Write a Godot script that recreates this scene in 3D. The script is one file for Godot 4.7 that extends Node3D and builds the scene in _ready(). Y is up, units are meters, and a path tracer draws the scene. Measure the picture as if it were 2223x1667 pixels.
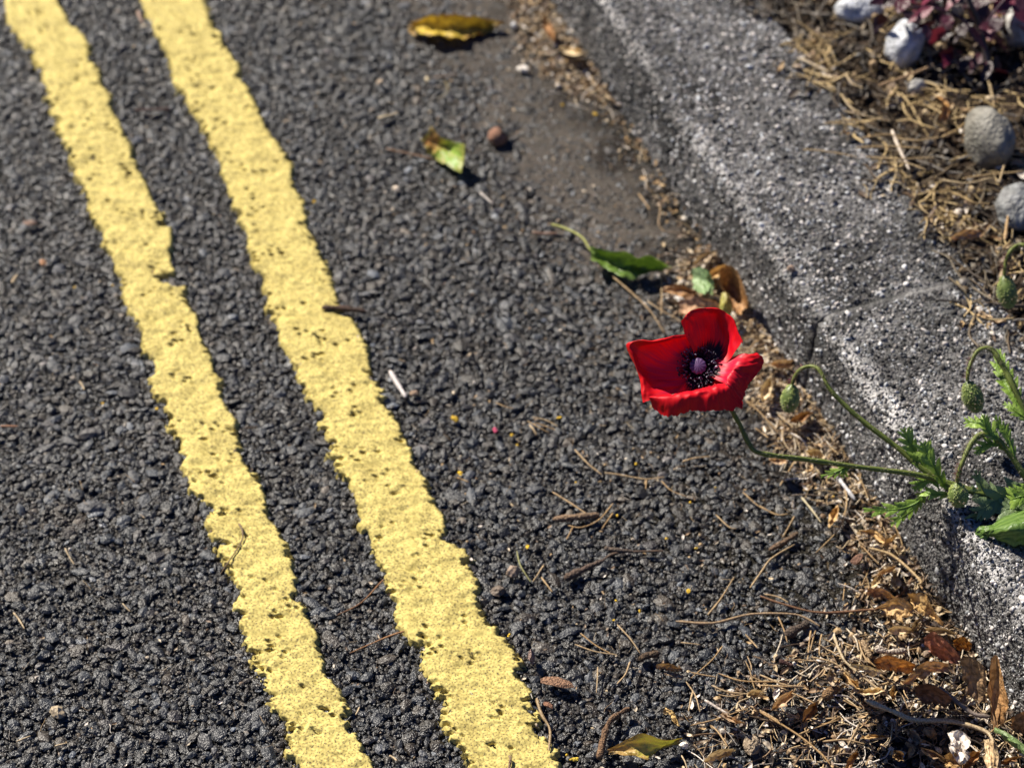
extends Node3D
# A red poppy leaning over a kerb beside double yellow lines on worn asphalt.
# Positions read off the photograph (2223 x 1667) are turned into rays and met with the road, the kerb top or a stated height.

const PW := 2223.0
const PH := 1667.0
const DIST := 1.51                      # camera to the middle of the picture on the road
const HALF := 0.17632698                # tan(10 deg)
const S45 := 0.70710678
const KERB_H := 0.069
const KERB_W := 0.126
var eye := Vector3(0, DIST * S45, DIST * S45)
var fwd := Vector3(0, -S45, -S45)
var upv := Vector3(0, S45, -S45)
var kdir := Vector3(0.367, 0, 1).normalized()          # along the kerb, towards the viewer
var kacross := Vector3(1, 0, -0.367).normalized()      # from the road to the flower bed
var korg := Vector3(0.197, 0, 0)
var rng := RandomNumberGenerator.new()
var counts := {}
var M := {}
var nz := FastNoiseLite.new()
var nz2 := FastNoiseLite.new()

# ---------------------------------------------------------------- geometry helpers
func ray(px: float, py: float) -> Vector3:
	var k := HALF / (PH / 2.0)
	return fwd + Vector3(1, 0, 0) * (px - PW / 2.0) * k - upv * (py - PH / 2.0) * k

func at(px: float, py: float, h := 0.0) -> Vector3:
	var r := ray(px, py)
	return eye + r * ((h - eye.y) / r.y)

func at_depth(px: float, py: float, depth: float) -> Vector3:
	return eye + ray(px, py) * depth

func to_pixel(p: Vector3) -> Vector2:
	var q := p - eye
	var z := q.dot(fwd)
	var k := HALF / (PH / 2.0)
	return Vector2(PW / 2.0 + q.x / z / k, PH / 2.0 - q.dot(upv) / z / k)

func sd(p: Vector3) -> Vector2:            # (along the kerb, across it)
	return Vector2((p - korg).dot(kdir), (p - korg).dot(kacross))

func from_sd(s: float, d: float, y := 0.0) -> Vector3:
	return korg + kdir * s + kacross * d + Vector3(0, y, 0)

func rr(a: float, b: float) -> float:
	return rng.randf_range(a, b)

class MB:                                   # collects triangles of one mesh
	var v := PackedVector3Array()
	var c := PackedColorArray()
	var uv := PackedVector2Array()
	var ix := PackedInt32Array()
	func add(p: Vector3, col := Color.WHITE, t := Vector2.ZERO) -> int:
		v.append(p); c.append(col); uv.append(t)
		return v.size() - 1
	func tri(a: int, b: int, d: int) -> void:
		ix.append(a); ix.append(b); ix.append(d)
	func quad(a: int, b: int, d: int, e: int) -> void:
		tri(a, b, d); tri(a, d, e)
	func mesh(shift: Vector3, flat := false) -> ArrayMesh:
		var vv := PackedVector3Array(); var cc := PackedColorArray(); var uu := PackedVector2Array(); var nn := PackedVector3Array(); var ii := PackedInt32Array()
		if flat:
			for k in range(0, ix.size(), 3):
				var p := v[ix[k]]; var q := v[ix[k + 1]]; var r := v[ix[k + 2]]
				var n := (r - p).cross(q - p).normalized()
				for m in 3:
					vv.append(v[ix[k + m]] - shift); cc.append(c[ix[k + m]]); uu.append(uv[ix[k + m]]); nn.append(n); ii.append(k + m)
		else:
			nn.resize(v.size())
			vv.resize(v.size())
			for k in v.size():
				vv[k] = v[k] - shift
			for k in range(0, ix.size(), 3):
				var a := ix[k]; var b := ix[k + 1]; var d := ix[k + 2]
				var n := (v[d] - v[a]).cross(v[b] - v[a])
				nn[a] += n; nn[b] += n; nn[d] += n
			for k in nn.size():
				nn[k] = nn[k].normalized()
			cc = c; uu = uv; ii = ix
		var arr := []
		arr.resize(Mesh.ARRAY_MAX)
		arr[Mesh.ARRAY_VERTEX] = vv; arr[Mesh.ARRAY_NORMAL] = nn; arr[Mesh.ARRAY_COLOR] = cc; arr[Mesh.ARRAY_TEX_UV] = uu; arr[Mesh.ARRAY_INDEX] = ii
		var am := ArrayMesh.new()
		am.add_surface_from_arrays(Mesh.PRIMITIVE_TRIANGLES, arr)
		return am
	func foot() -> Vector3:
		var lo := v[0]; var hi := v[0]
		for p in v:
			lo = lo.min(p); hi = hi.max(p)
		return Vector3((lo.x + hi.x) / 2, lo.y, (lo.z + hi.z) / 2)

func numbered(n: String) -> String:
	var k: int = counts.get(n, 0)
	counts[n] = k + 1
	return n if k == 0 else "%s_%03d" % [n, k]

func tag(o: Node3D, label: String, category := "", group := "", kind := "") -> void:
	if label: o.set_meta("label", label)
	if category: o.set_meta("category", category)
	if group: o.set_meta("group", group)
	if kind: o.set_meta("kind", kind)

func build(mb: MB, called: String, m: Material, parent: Node3D = self, flat := false) -> MeshInstance3D:
	var o := MeshInstance3D.new()
	var f := mb.foot()
	o.mesh = mb.mesh(f, flat)
	o.material_override = m
	if parent == self:
		o.name = numbered(called)
	else:
		var k: int = parent.get_meta("n_" + called, 0)
		parent.set_meta("n_" + called, k + 1)
		o.name = called if k == 0 else "%s_%03d" % [called, k]
	parent.add_child(o, true)
	var base := Vector3.ZERO
	var q: Node = parent
	while q != self:
		base += (q as Node3D).position
		q = q.get_parent()
	o.position = f - base
	return o

func thing(mb: MB, called: String, m: Material, label: String, category: String, group := "", flat := false) -> MeshInstance3D:
	var o := build(mb, called, m, self, flat)
	tag(o, label, category, group)
	return o

func node_at(called: String, where: Vector3, parent: Node3D = self) -> Node3D:
	var o := Node3D.new()
	if parent == self:
		o.name = numbered(called)
	else:
		var k: int = parent.get_meta("n_" + called, 0)
		parent.set_meta("n_" + called, k + 1)
		o.name = called if k == 0 else "%s_%03d" % [called, k]
	parent.add_child(o, true)
	o.position = where
	return o

func lin(r: float, g: float, b: float) -> Color:
	return Color(r, g, b).linear_to_srgb()

func cr(a, b, c, d, t: float):
	return 0.5 * ((2.0 * b) + (c - a) * t + (2.0 * a - 5.0 * b + 4.0 * c - d) * t * t + (3.0 * b - a - 3.0 * c + d) * t * t * t)

func curve_at(pts: Array, t: float):                # t from 0 to 1 through all points
	var n := pts.size() - 1
	var f := clampf(t, 0, 1) * n
	var i := mini(int(f), n - 1)
	var p0 = pts[i - 1] if i > 0 else 2.0 * pts[0] - pts[1]
	var p3 = pts[i + 2] if i + 2 <= n else 2.0 * pts[n] - pts[n - 1]
	return cr(p0, pts[i], pts[i + 1], p3, f - i)

func tube(mb: MB, ctrl: Array, r0: float, r1: float, sides := 6, col := Color.WHITE, per := 5, knob := 0.0, col2 = null) -> void:
	var n := (ctrl.size() - 1) * per
	var ref := Vector3(0.13, 0.91, 0.31).normalized()
	var rows := []
	for i in n + 1:
		var t := float(i) / n
		var p: Vector3 = curve_at(ctrl, t)
		var tan: Vector3 = curve_at(ctrl, minf(t + 0.01, 1.0)) - curve_at(ctrl, maxf(t - 0.01, 0.0))
		tan = tan.normalized()
		var a := tan.cross(ref).normalized()
		var b := tan.cross(a)
		var r := lerpf(r0, r1, t) * (1.0 + knob * nz.get_noise_2d(p.x * 900.0, p.z * 900.0 + p.y * 700.0))
		if i == 0 or i == n: r *= 0.55
		var row := []
		var cc: Color = col if col2 == null else col.lerp(col2, t)
		for k in sides:
			var w := TAU * k / sides
			row.append(mb.add(p + (a * cos(w) + b * sin(w)) * r, cc, Vector2(float(k) / sides, t)))
		rows.append(row)
	for i in n:
		for k in sides:
			var k2 := (k + 1) % sides
			mb.quad(rows[i][k], rows[i][k2], rows[i + 1][k2], rows[i + 1][k])
	for e in [0, n]:
		var m := Vector3.ZERO
		for k in rows[e]: m += mb.v[k]
		var mid := mb.add(m / sides, mb.c[rows[e][0]])
		for k in sides:
			if e == 0: mb.tri(mid, rows[e][(k + 1) % sides], rows[e][k])
			else: mb.tri(mid, rows[e][k], rows[e][(k + 1) % sides])

# a thin curved sheet through a grid of control points; shade(u, v) gives its colour
func sheet(mb: MB, ctrl: Array, nu: int, nv: int, shade: Callable, ruffle := 0.0, rag := 0.0, seed := 0.0) -> void:
	var ids := []
	for j in nv + 1:
		var v := float(j) / nv
		for i in nu + 1:
			var u := float(i) / nu
			var vv := v
			if rag > 0.0 and v > 0.5:
				vv = minf(1.0, v - (v - 0.5) * 2.0 * rag * (0.5 + 0.5 * nz.get_noise_2d(u * 150.0 + seed * 31.0, seed)) - (v - 0.5) * rag * absf(nz.get_noise_2d(u * 420.0, seed + 40.0)))
			var across := []
			for row in ctrl:
				across.append(curve_at(row, u))
			var p: Vector3 = curve_at(across, vv)
			if ruffle > 0.0:
				p += Vector3(nz.get_noise_3d(u * 42 + seed * 9, v * 26, 3), nz.get_noise_3d(u * 42 + seed * 9, v * 26, 33), nz.get_noise_3d(u * 42 + seed * 9, v * 26, 63)) * ruffle * (0.25 + v)
				if ruffle < 0.001: p += Vector3(0.3, 0.8, 0.4) * 0.0007 * nz.get_noise_2d(u * 85 + seed * 13, v * 16) * smoothstep(0.1, 0.6, v)
			ids.append(mb.add(p, shade.call(u, v), Vector2(u, v)))
	var w := nu + 1
	for j in nv:
		for i in nu:
			mb.quad(ids[j * w + i], ids[j * w + i + 1], ids[(j + 1) * w + i + 1], ids[(j + 1) * w + i])

func lathe(mb: MB, org: Vector3, axis: Vector3, prof: Array, sides: int, shade: Callable, wob := 0.0, ribs := 0, ribamp := 0.0, seed := 0.0) -> void:
	axis = axis.normalized()
	var a := axis.cross(Vector3(0.31, 0.2, 0.93)).normalized()
	var b := axis.cross(a)
	var rows := []
	for j in prof.size():
		var row := []
		for k in sides:
			var w := TAU * k / sides
			var dir := a * cos(w) + b * sin(w)
			var r: float = prof[j].x
			if ribs > 0: r *= 1.0 + ribamp * cos(w * ribs)
			var p: Vector3 = org + axis * prof[j].y + dir * r
			if wob > 0.0:
				p += (dir * 0.8 + axis * 0.4) * wob * nz.get_noise_3d(p.x * 2500 + seed, p.y * 2500, p.z * 2500)
			row.append(mb.add(p, shade.call(float(k) / sides, float(j) / (prof.size() - 1)), Vector2(float(k) / sides, float(j) / prof.size())))
		rows.append(row)
	for j in prof.size() - 1:
		for k in sides:
			var k2 := (k + 1) % sides
			mb.quad(rows[j][k], rows[j][k2], rows[j + 1][k2], rows[j + 1][k])

# an angular stone of 32 faces: an octahedron cut once more and planed by random planes
func rock(mb: MB, where: Vector3, size: Vector3, basis: Basis, cuts: int, r: RandomNumberGenerator, col := Color.WHITE, rough := 0.1) -> void:
	var oct := [Vector3(1, 0, 0), Vector3(0, 0, 1), Vector3(-1, 0, 0), Vector3(0, 0, -1), Vector3(0, 1, 0), Vector3(0, -1, 0)]
	var planes := []
	for k in cuts:
		planes.append([Vector3(r.randfn(), r.randfn(), r.randfn()).normalized(), r.randf_range(0.5, 0.85)])
	var map := {}
	var point := func(d: Vector3) -> int:
		var key := d.snapped(Vector3.ONE * 0.001)
		if map.has(key): return map[key]
		var rad := 1.0
		for pl in planes:
			var q: float = pl[0].dot(d)
			if q > 0.05: rad = minf(rad, pl[1] / q)
		rad *= 1.0 + r.randf_range(-rough, rough)
		map[key] = mb.add(where + basis * (d * rad * size), col)
		return map[key]
	for top in [4, 5]:
		for k in 4:
			var a: Vector3 = oct[top]
			var b: Vector3 = oct[k]
			var c: Vector3 = oct[(k + 1) % 4]
			if top == 4:
				var t := b; b = c; c = t
			var ab := (a + b).normalized(); var bc := (b + c).normalized(); var ca := (c + a).normalized()
			for f in [[a, ab, ca], [ab, b, bc], [ca, bc, c], [ab, bc, ca]]:
				mb.tri(point.call(f[0]), point.call(f[2]), point.call(f[1]))

func smooth_stone(mb: MB, where: Vector3, size: Vector3, basis: Basis, seed: float, col: Callable, lump := 0.1) -> void:
	var nu := 26; var nv := 16
	for j in nv + 1:
		for i in nu:
			var th := PI * j / nv; var ph := TAU * i / nu
			var d := Vector3(sin(th) * cos(ph), cos(th), sin(th) * sin(ph))
			var rad := 1.0 + lump * nz2.get_noise_3d(d.x * 11 + seed * 50, d.y * 11, d.z * 11) + lump * 0.12 * nz2.get_noise_3d(d.x * 45 + seed * 50, d.y * 45, d.z * 45)
			mb.add(where + basis * (d * rad * size), col.call(d))
	for j in nv:
		for i in nu:
			var i2 := (i + 1) % nu
			mb.quad(j * nu + i, (j + 1) * nu + i, (j + 1) * nu + i2, j * nu + i2)

# ---------------------------------------------------------------- materials
func noise_tex(seed: int, freq: float, cols: Array, offs: Array, size := 512, kind := FastNoiseLite.TYPE_SIMPLEX, oct := 4) -> NoiseTexture2D:
	var n := FastNoiseLite.new()
	n.noise_type = kind; n.seed = seed; n.frequency = freq; n.fractal_octaves = oct
	var t := NoiseTexture2D.new()
	t.width = size; t.height = size; t.seamless = true; t.noise = n
	if cols:
		var g := Gradient.new()
		g.offsets = PackedFloat32Array(offs); g.colors = PackedColorArray(cols)
		t.color_ramp = g
	return t

func mat(key: String, col: Color, rough: float, opts := {}) -> StandardMaterial3D:
	var m := StandardMaterial3D.new()
	m.resource_name = key
	m.albedo_color = col
	m.roughness = rough
	m.vertex_color_use_as_albedo = opts.get("vc", true)
	m.metallic_specular = opts.get("spec", 0.5)
	if opts.has("tex"): m.albedo_texture = opts.tex
	if opts.has("bump"):
		m.heightmap_enabled = true
		m.heightmap_texture = opts.bump
		m.heightmap_scale = opts.get("depth", 0.05)
	if opts.has("tex") or opts.has("bump"):
		if not opts.get("own_uv", false):
			m.uv1_triplanar = true
			m.uv1_world_triplanar = true
			m.uv1_triplanar_sharpness = 4.0
		m.uv1_scale = Vector3.ONE * opts.get("scale", 10.0)
	if opts.has("uvs"): m.uv1_scale = opts.uvs
	if opts.has("through"):
		m.backlight_enabled = true
		m.backlight = opts.through
	if opts.has("rim"):
		m.rim_enabled = true; m.rim = opts.rim; m.rim_tint = 0.6
	m.cull_mode = BaseMaterial3D.CULL_DISABLED
	M[key] = m
	return m

func make_materials() -> void:
	var fine := noise_tex(3, 0.05, [], [], 512)
	var grainy := noise_tex(5, 0.12, [lin(.5, .5, .5), lin(.9, .9, .9), lin(1, 1, 1)], [0.2, 0.5, 0.8], 512)
	mat("bitumen", Color.WHITE, 0.7, {"tex": noise_tex(8, 0.06, [lin(.010, .009, .009), lin(.022, .020, .019), lin(.05, .042, .033)], [0.3, 0.52, 0.8], 1024), "bump": noise_tex(7, 0.09, [], [], 512), "depth": 0.22, "scale": 6.0})
	mat("stone", Color.WHITE, 0.4, {"tex": grainy, "bump": fine, "depth": 0.05, "scale": 22.0, "spec": 0.55})
	mat("silt", Color.WHITE, 0.95, {"tex": noise_tex(9, 0.05, [lin(.35, .34, .33), lin(.8, .78, .76), lin(1, 1, 1)], [0.25, 0.5, 0.75], 1024), "bump": noise_tex(17, 0.14, [], [], 512), "depth": 0.25, "scale": 9.0, "spec": 0.2})
	var yel := noise_tex(21, 0.055, [lin(.10, .08, .045), lin(.35, .285, .10), lin(.50, .405, .125), lin(.56, .46, .145), lin(.61, .515, .18)], [0.17, 0.27, 0.36, 0.6, 0.85], 1024, FastNoiseLite.TYPE_SIMPLEX, 5)
	mat("road_paint", Color.WHITE, 0.72, {"tex": yel, "bump": noise_tex(23, 0.11, [], [], 512), "depth": 0.02, "scale": 7.0, "spec": 0.3})
	mat("concrete", Color.WHITE, 0.9, {"tex": noise_tex(31, 0.03, [lin(.42, .42, .42), lin(.8, .79, .78), lin(1, 1, 1)], [0.25, 0.5, 0.78], 1024, FastNoiseLite.TYPE_SIMPLEX, 6), "bump": noise_tex(33, 0.1, [], [], 512), "depth": 0.16, "scale": 8.0, "spec": 0.3})
	mat("grain", Color.WHITE, 0.75, {"spec": 0.4})
	mat("soil", Color.WHITE, 0.95, {"tex": noise_tex(41, 0.04, [lin(.012, .009, .007), lin(.04, .028, .019), lin(.075, .054, .035)], [0.25, 0.5, 0.8]), "bump": fine, "depth": 0.4, "scale": 5.0, "spec": 0.2})
	mat("straw", Color.WHITE, 0.6, {"tex": noise_tex(43, 0.08, [lin(.55, .5, .45), lin(1, 1, 1)], [0.3, 0.6]), "scale": 14.0, "through": lin(.1, .08, .05)})
	mat("leaf", Color.WHITE, 0.45, {"bump": noise_tex(45, 0.03, [], [], 512), "depth": 0.06, "scale": 12.0, "through": lin(.5, .5, .3)})
	mat("dead_leaf", Color.WHITE, 0.6, {"tex": noise_tex(47, 0.03, [lin(.5, .45, .4), lin(.9, .88, .85), lin(1, 1, 1)], [0.3, 0.5, 0.7]), "bump": noise_tex(48, 0.05, [], [], 512), "depth": 0.05, "scale": 11.0, "through": lin(.32, .28, .19)})
	mat("bark", Color.WHITE, 0.85, {"tex": noise_tex(51, 0.06, [lin(.4, .36, .33), lin(.9, .88, .86), lin(1, 1, 1)], [0.3, 0.55, 0.8]), "bump": noise_tex(52, 0.09, [], [], 512), "depth": 0.12, "scale": 12.0})
	mat("pebble", Color.WHITE, 0.6, {"tex": noise_tex(53, 0.02, [lin(.7, .7, .68), lin(1, 1, 1)], [0.3, 0.65]), "bump": fine, "depth": 0.12, "scale": 9.0})
	var veins := noise_tex(61, 0.03, [], [], 256)
	mat("petal", Color.WHITE, 0.5, {"bump": veins, "depth": 0.0025, "own_uv": true, "uvs": Vector3(4, 0.3, 1), "through": lin(.3, .015, .01), "spec": 0.4})
	mat("green", Color.WHITE, 0.5, {"through": lin(.3, .4, .1), "spec": 0.4})
	mat("bud_skin", Color.WHITE, 0.45, {"spec": 0.5, "rim": 0.3})
	mat("dark", Color.WHITE, 0.5, {"spec": 0.5})

# ---------------------------------------------------------------- camera, sky, sun
func make_light() -> void:
	var cam := Camera3D.new()
	cam.name = "camera"
	var ca := CameraAttributesPhysical.new()
	ca.frustum_focal_length = 12.0 / HALF
	ca.frustum_focus_distance = 1.28
	ca.exposure_aperture = 6.0
	ca.frustum_near = 0.05
	ca.frustum_far = 200.0
	cam.attributes = ca
	cam.fov = 20.0
	cam.far = 200.0
	add_child(cam)
	cam.look_at_from_position(eye, Vector3.ZERO, Vector3.UP)
	cam.current = true
	var env := Environment.new()
	env.background_mode = Environment.BG_SKY
	var sm := ProceduralSkyMaterial.new()
	sm.sky_top_color = Color(0.22, 0.38, 0.68)
	sm.sky_horizon_color = Color(0.66, 0.74, 0.84)
	sm.sky_curve = 0.18
	sm.ground_bottom_color = Color(0.16, 0.15, 0.14)
	sm.ground_horizon_color = Color(0.5, 0.52, 0.54)
	sm.sun_angle_max = 1.0
	var sky := Sky.new()
	sky.sky_material = sm
	env.sky = sky
	env.background_energy_multiplier = 0.34
	env.tonemap_mode = Environment.TONE_MAPPER_LINEAR
	env.tonemap_exposure = 1.9
	env.sdfgi_enabled = true
	env.ssao_enabled = true
	env.ssil_enabled = true
	var we := WorldEnvironment.new()
	we.name = "world_environment"
	we.environment = env
	add_child(we)
	var sun := DirectionalLight3D.new()
	sun.name = "sun"
	sun.light_energy = 1.6
	sun.light_color = Color(1.0, 0.965, 0.91)
	sun.light_angular_distance = 0.53
	sun.shadow_enabled = true
	add_child(sun)
	sun.look_at_from_position(Vector3(-0.535, 0.68, -0.51), Vector3.ZERO, Vector3.UP)

# ---------------------------------------------------------------- road
func silt_depth(s: float, d: float) -> float:          # how deep dust and dirt lie in the gutter, metres above the bitumen
	var far := smoothstep(0.02, -0.30, s)
	var rag := 0.035 * nz.get_noise_2d(s * 160, d * 160) + 0.012 * nz.get_noise_2d(s * 700, d * 700)
	var a := smoothstep(-0.24, -0.01, d + rag)
	return a * lerpf(0.0026, 0.0046, far * smoothstep(-0.19, -0.06, d + rag))

func dust(s: float, d: float) -> Color:                # a patch of pale dust where the gutter slows the water
	var rag := 0.05 * nz.get_noise_2d(s * 140 + 9, d * 140) + 0.02 * nz.get_noise_2d(s * 600, d * 600)
	var k := smoothstep(0.03, 0.10, 0.125 - absf(d + 0.085) + rag) * smoothstep(0.09, -0.10, s + rag * 1.5)
	return Color(.046, .040, .035).lerp(Color(.165, .147, .128), k)

func make_road() -> void:
	var road := node_at("road", Vector3.ZERO)
	tag(road, "dark worn asphalt road surface with exposed angular stones", "road", "", "structure")
	var mb := MB.new()
	var far := 30.0
	for q in [[-far, -far], [far, -far], [far, far], [-far, far]]:
		mb.add(Vector3(q[0], -0.0033, q[1]), Color.WHITE)
	mb.quad(0, 1, 2, 3)
	build(mb, "bitumen", M.bitumen, road)
	# stones: shared variants
	var meshes := []
	var r := RandomNumberGenerator.new()
	r.seed = 11
	for k in 10:
		var m := MB.new()
		rock(m, Vector3.ZERO, Vector3.ONE, Basis.IDENTITY, 8, r, Color.WHITE, 0.05)
		meshes.append(m.mesh(Vector3.ZERO, true))
	var tones := []
	for k in 14:
		tones.append([lin(.047, .050, .057), lin(.034, .036, .041), lin(.066, .072, .082), lin(.024, .024, .026), lin(.054, .053, .056), lin(.098, .110, .126), lin(.042, .049, .059), lin(.068, .060, .058), lin(.052, .055, .061), lin(.029, .032, .038), lin(.082, .088, .096), lin(.058, .044, .030), lin(.034, .027, .018), lin(.10, .082, .062)][k].srgb_to_linear())
	var tone_mats := []
	for k in 14:
		var tm: StandardMaterial3D = M.stone.duplicate()
		tm.albedo_color = (tones[k] * 0.62).linear_to_srgb()
		tone_mats.append(tm)
	var lists := []
	for k in 10: lists.append([])
	var big := []
	# [spacing, size low, size high, range of s, range of d, chance]
	for layer in [[0.0108, 0.0032, 0.0056, -1.3, 0.95, -1.15, 0.0, 0.62], [0.0056, 0.0018, 0.0034, -1.2, 0.85, -1.0, 0.0, 0.92], [0.0034, 0.0010, 0.0019, -0.8, 0.55, -0.82, 0.0, 0.85], [0.0023, 0.0005, 0.0010, -0.62, 0.42, -0.72, 0.0, 0.6]]:
		var st: float = layer[0]
		var ns := int((layer[4] - layer[3]) / st)
		var nd := int((layer[6] - layer[5]) / st)
		for i in ns:
			for j in nd:
				if rng.randf() > layer[7]: continue
				var s: float = layer[3] + (i + rng.randf()) * st
				var d: float = layer[5] + (j + rng.randf()) * st
				var size := rr(layer[1], layer[2]) * (1.0 + 0.3 * rng.randf() * rng.randf())
				var sil := silt_depth(s, d)
				var flat := rr(0.26, 0.55)
				var top := rr(-0.0012, 0.0010) * (0.5 + size * 90.0)
				if size < 0.0036: top = rr(-0.0020, 0.0005)
				if size < 0.0020: top = rr(-0.0026, -0.0003)
				if size < 0.0011: top = rr(-0.0030, -0.0008)
				var buried := sil > 0.0022
				if buried and sil > 0.0036:
					if rng.randf() < 0.2: continue
					top = -0.0046 + sil + rr(-0.0012, 0.0010)
				var b := Basis.from_euler(Vector3(rr(-0.2, 0.2), rr(0, TAU), rr(-0.2, 0.2))).scaled_local(Vector3(size * rr(0.95, 1.7), size * flat, size * rr(0.7, 1.1)))
				var p := from_sd(s, d, top - size * flat * 0.8)
				var t := Transform3D(b, p)
				var tone := int(rng.randi() % 14)
				if size < 0.0026 and rng.randf() < 0.2 + 0.9 * nz.get_noise_2d(s * 150 + 7, d * 150): tone = 11 + int(rng.randi() % 3)
				if buried and rng.randf() < 0.3: tone = 7
				var item := [t, tone, rng.randi() % 10]
				if size > 0.0042:
					var px := to_pixel(p)
					if px.x > 8 and px.x < PW - 8 and px.y > 8 and px.y < PH - 8 and sil < 0.002 and not on_line(s, d):
						big.append([size / (p - eye).length() * rr(0.93, 1.07), item])
						continue
				lists[item[2]].append(item)
	big.sort_custom(func(a, b): return a[0] > b[0])
	for k in big.size():
		var it: Array = big[k][1]
		if k >= 290:
			lists[it[2]].append(it)
			continue
		var o := MeshInstance3D.new()
		o.name = "stone" if k == 0 else "stone_%03d" % k
		o.mesh = meshes[it[2]]
		o.material_override = tone_mats[it[1]]
		road.add_child(o, true)
		o.transform = it[0]
	for k in 10:
		var mm := MultiMesh.new()
		mm.transform_format = MultiMesh.TRANSFORM_3D
		mm.use_colors = true
		mm.mesh = meshes[k]
		mm.instance_count = lists[k].size()
		for i in lists[k].size():
			mm.set_instance_transform(i, lists[k][i][0])
			var c: Color = tones[lists[k][i][1]] * rr(0.25, 1.0) * (1.9 if rng.randf() < 0.08 else 0.56)
			mm.set_instance_color(i, Color(c.r, c.g, c.b))
		var mi := MultiMeshInstance3D.new()
		mi.name = "aggregate" if k == 0 else "aggregate_%03d" % k
		mi.multimesh = mm
		mi.material_override = M.stone
		mi.set_meta("kind", "stuff")
		road.add_child(mi, true)
	# gutter dirt
	var g := MB.new()
	var n1 := 520; var n2 := 90
	for i in n1 + 1:
		for j in n2 + 1:
			var s := lerpf(-1.5, 1.1, float(i) / n1)
			var d := lerpf(-0.30, 0.02, float(j) / n2)
			var y := -0.0046 + silt_depth(s, d) + 0.0013 * nz.get_noise_2d(s * 900, d * 900) + 0.0005 * nz.get_noise_2d(s * 2600, d * 2600)
			g.add(from_sd(s, d, y), dust(s, d))
	for i in n1:
		for j in n2:
			var a := i * (n2 + 1) + j
			g.quad(a, a + 1, a + n2 + 2, a + n2 + 1)
	var go := build(g, "gutter_dirt", M.silt, road)
	go.set_meta("label", "grey brown dust and silt settled along the kerb foot")

func on_line(s: float, d: float) -> bool:
	return absf(d + 0.402) < 0.03 or absf(d + 0.300) < 0.03

# ---------------------------------------------------------------- yellow lines
const L1A := [8,0, 16,52, 41,81, 49,100, 70,108, 68,130, 89,152, 92,174, 108,201, 95,212, 117,230, 108,247, 130,260, 119,274, 133,306, 155,331, 149,342, 163,388, 174,401, 187,423, 190,433, 195,471, 225,508, 222,533, 244,560, 252,584, 268,614, 263,633, 277,677, 290,685, 301,709, 309,739, 306,761, 331,780, 339,807, 323,820, 334,857, 363,876, 355,887, 366,903, 363,936, 391,957, 391,982, 401,995, 393,1017, 410,1050, 404,1063, 445,1085, 464,1112, 447,1136, 458,1161, 496,1180, 466,1190, 483,1207, 504,1252, 521,1290, 502,1325, 532,1336, 521,1355, 537,1380, 526,1396, 559,1420, 542,1434, 570,1456, 575,1491, 597,1510, 578,1526, 610,1553, 623,1570, 629,1610, 620,1635, 653,1665]
const L1B := [122,0, 133,14, 152,52, 182,76, 195,103, 195,130, 217,160, 222,190, 239,203, 241,230, 258,266, 268,293, 285,317, 285,339, 301,371, 320,407, 331,442, 358,473, 344,489, 374,495, 374,522, 369,552, 382,590, 344,603, 352,614, 404,625, 396,644, 409,663, 428,685, 434,725, 442,750, 461,777, 466,812, 485,828, 477,842, 477,857, 496,892, 518,917, 510,936, 523,968, 523,990, 537,1011, 559,1039, 569,1063, 581,1093, 577,1117, 599,1144, 620,1180, 626,1201, 637,1239, 645,1258, 639,1271, 650,1287, 625,1298, 665,1315, 656,1334, 677,1355, 694,1377, 691,1407, 710,1442, 702,1456, 718,1477, 743,1507, 761,1545, 748,1556, 764,1570, 743,1580, 794,1607, 780,1624, 808,1651, 812,1665]
const L2A := [306,0, 317,27, 339,79, 363,117, 374,163, 380,190, 401,209, 418,250, 439,266, 447,290, 466,325, 483,355, 480,377, 494,399, 504,434, 504,449, 529,465, 515,481, 537,500, 537,533, 550,552, 548,582, 578,601, 570,625, 586,644, 578,668, 597,693, 608,739, 643,804, 648,830, 664,843, 667,865, 680,881, 707,903, 690,922, 714,933, 709,955, 729,963, 715,976, 713,990, 734,1009, 732,1025, 756,1039, 767,1071, 778,1104, 776,1147, 805,1161, 808,1180, 816,1212, 827,1235, 840,1241, 835,1266, 840,1287, 862,1309, 856,1339, 875,1369, 889,1393, 921,1404, 913,1453, 932,1486, 954,1488, 951,1507, 976,1523, 959,1537, 967,1572, 978,1602, 1008,1624, 1005,1640, 1027,1662]
const L2B := [445,0, 461,41, 458,62, 477,68, 485,95, 507,133, 521,136, 515,171, 526,179, 540,195, 556,225, 578,277, 597,304, 638,362, 633,402, 663,442, 668,502, 703,563, 724,623, 742,672, 725,682, 769,693, 799,759, 804,794, 808,819, 824,838, 838,862, 827,871, 865,917, 876,946, 897,984, 897,1009, 927,1039, 927,1068, 949,1096, 965,1123, 973,1150, 957,1174, 1006,1193, 1022,1212, 1008,1223, 1038,1260, 1038,1279, 1036,1309, 1044,1326, 1060,1353, 1082,1369, 1114,1407, 1136,1440, 1116,1467, 1158,1500, 1142,1521, 1175,1551, 1170,1575, 1154,1584, 1181,1600, 1214,1630, 1206,1651, 1215,1665]

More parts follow.
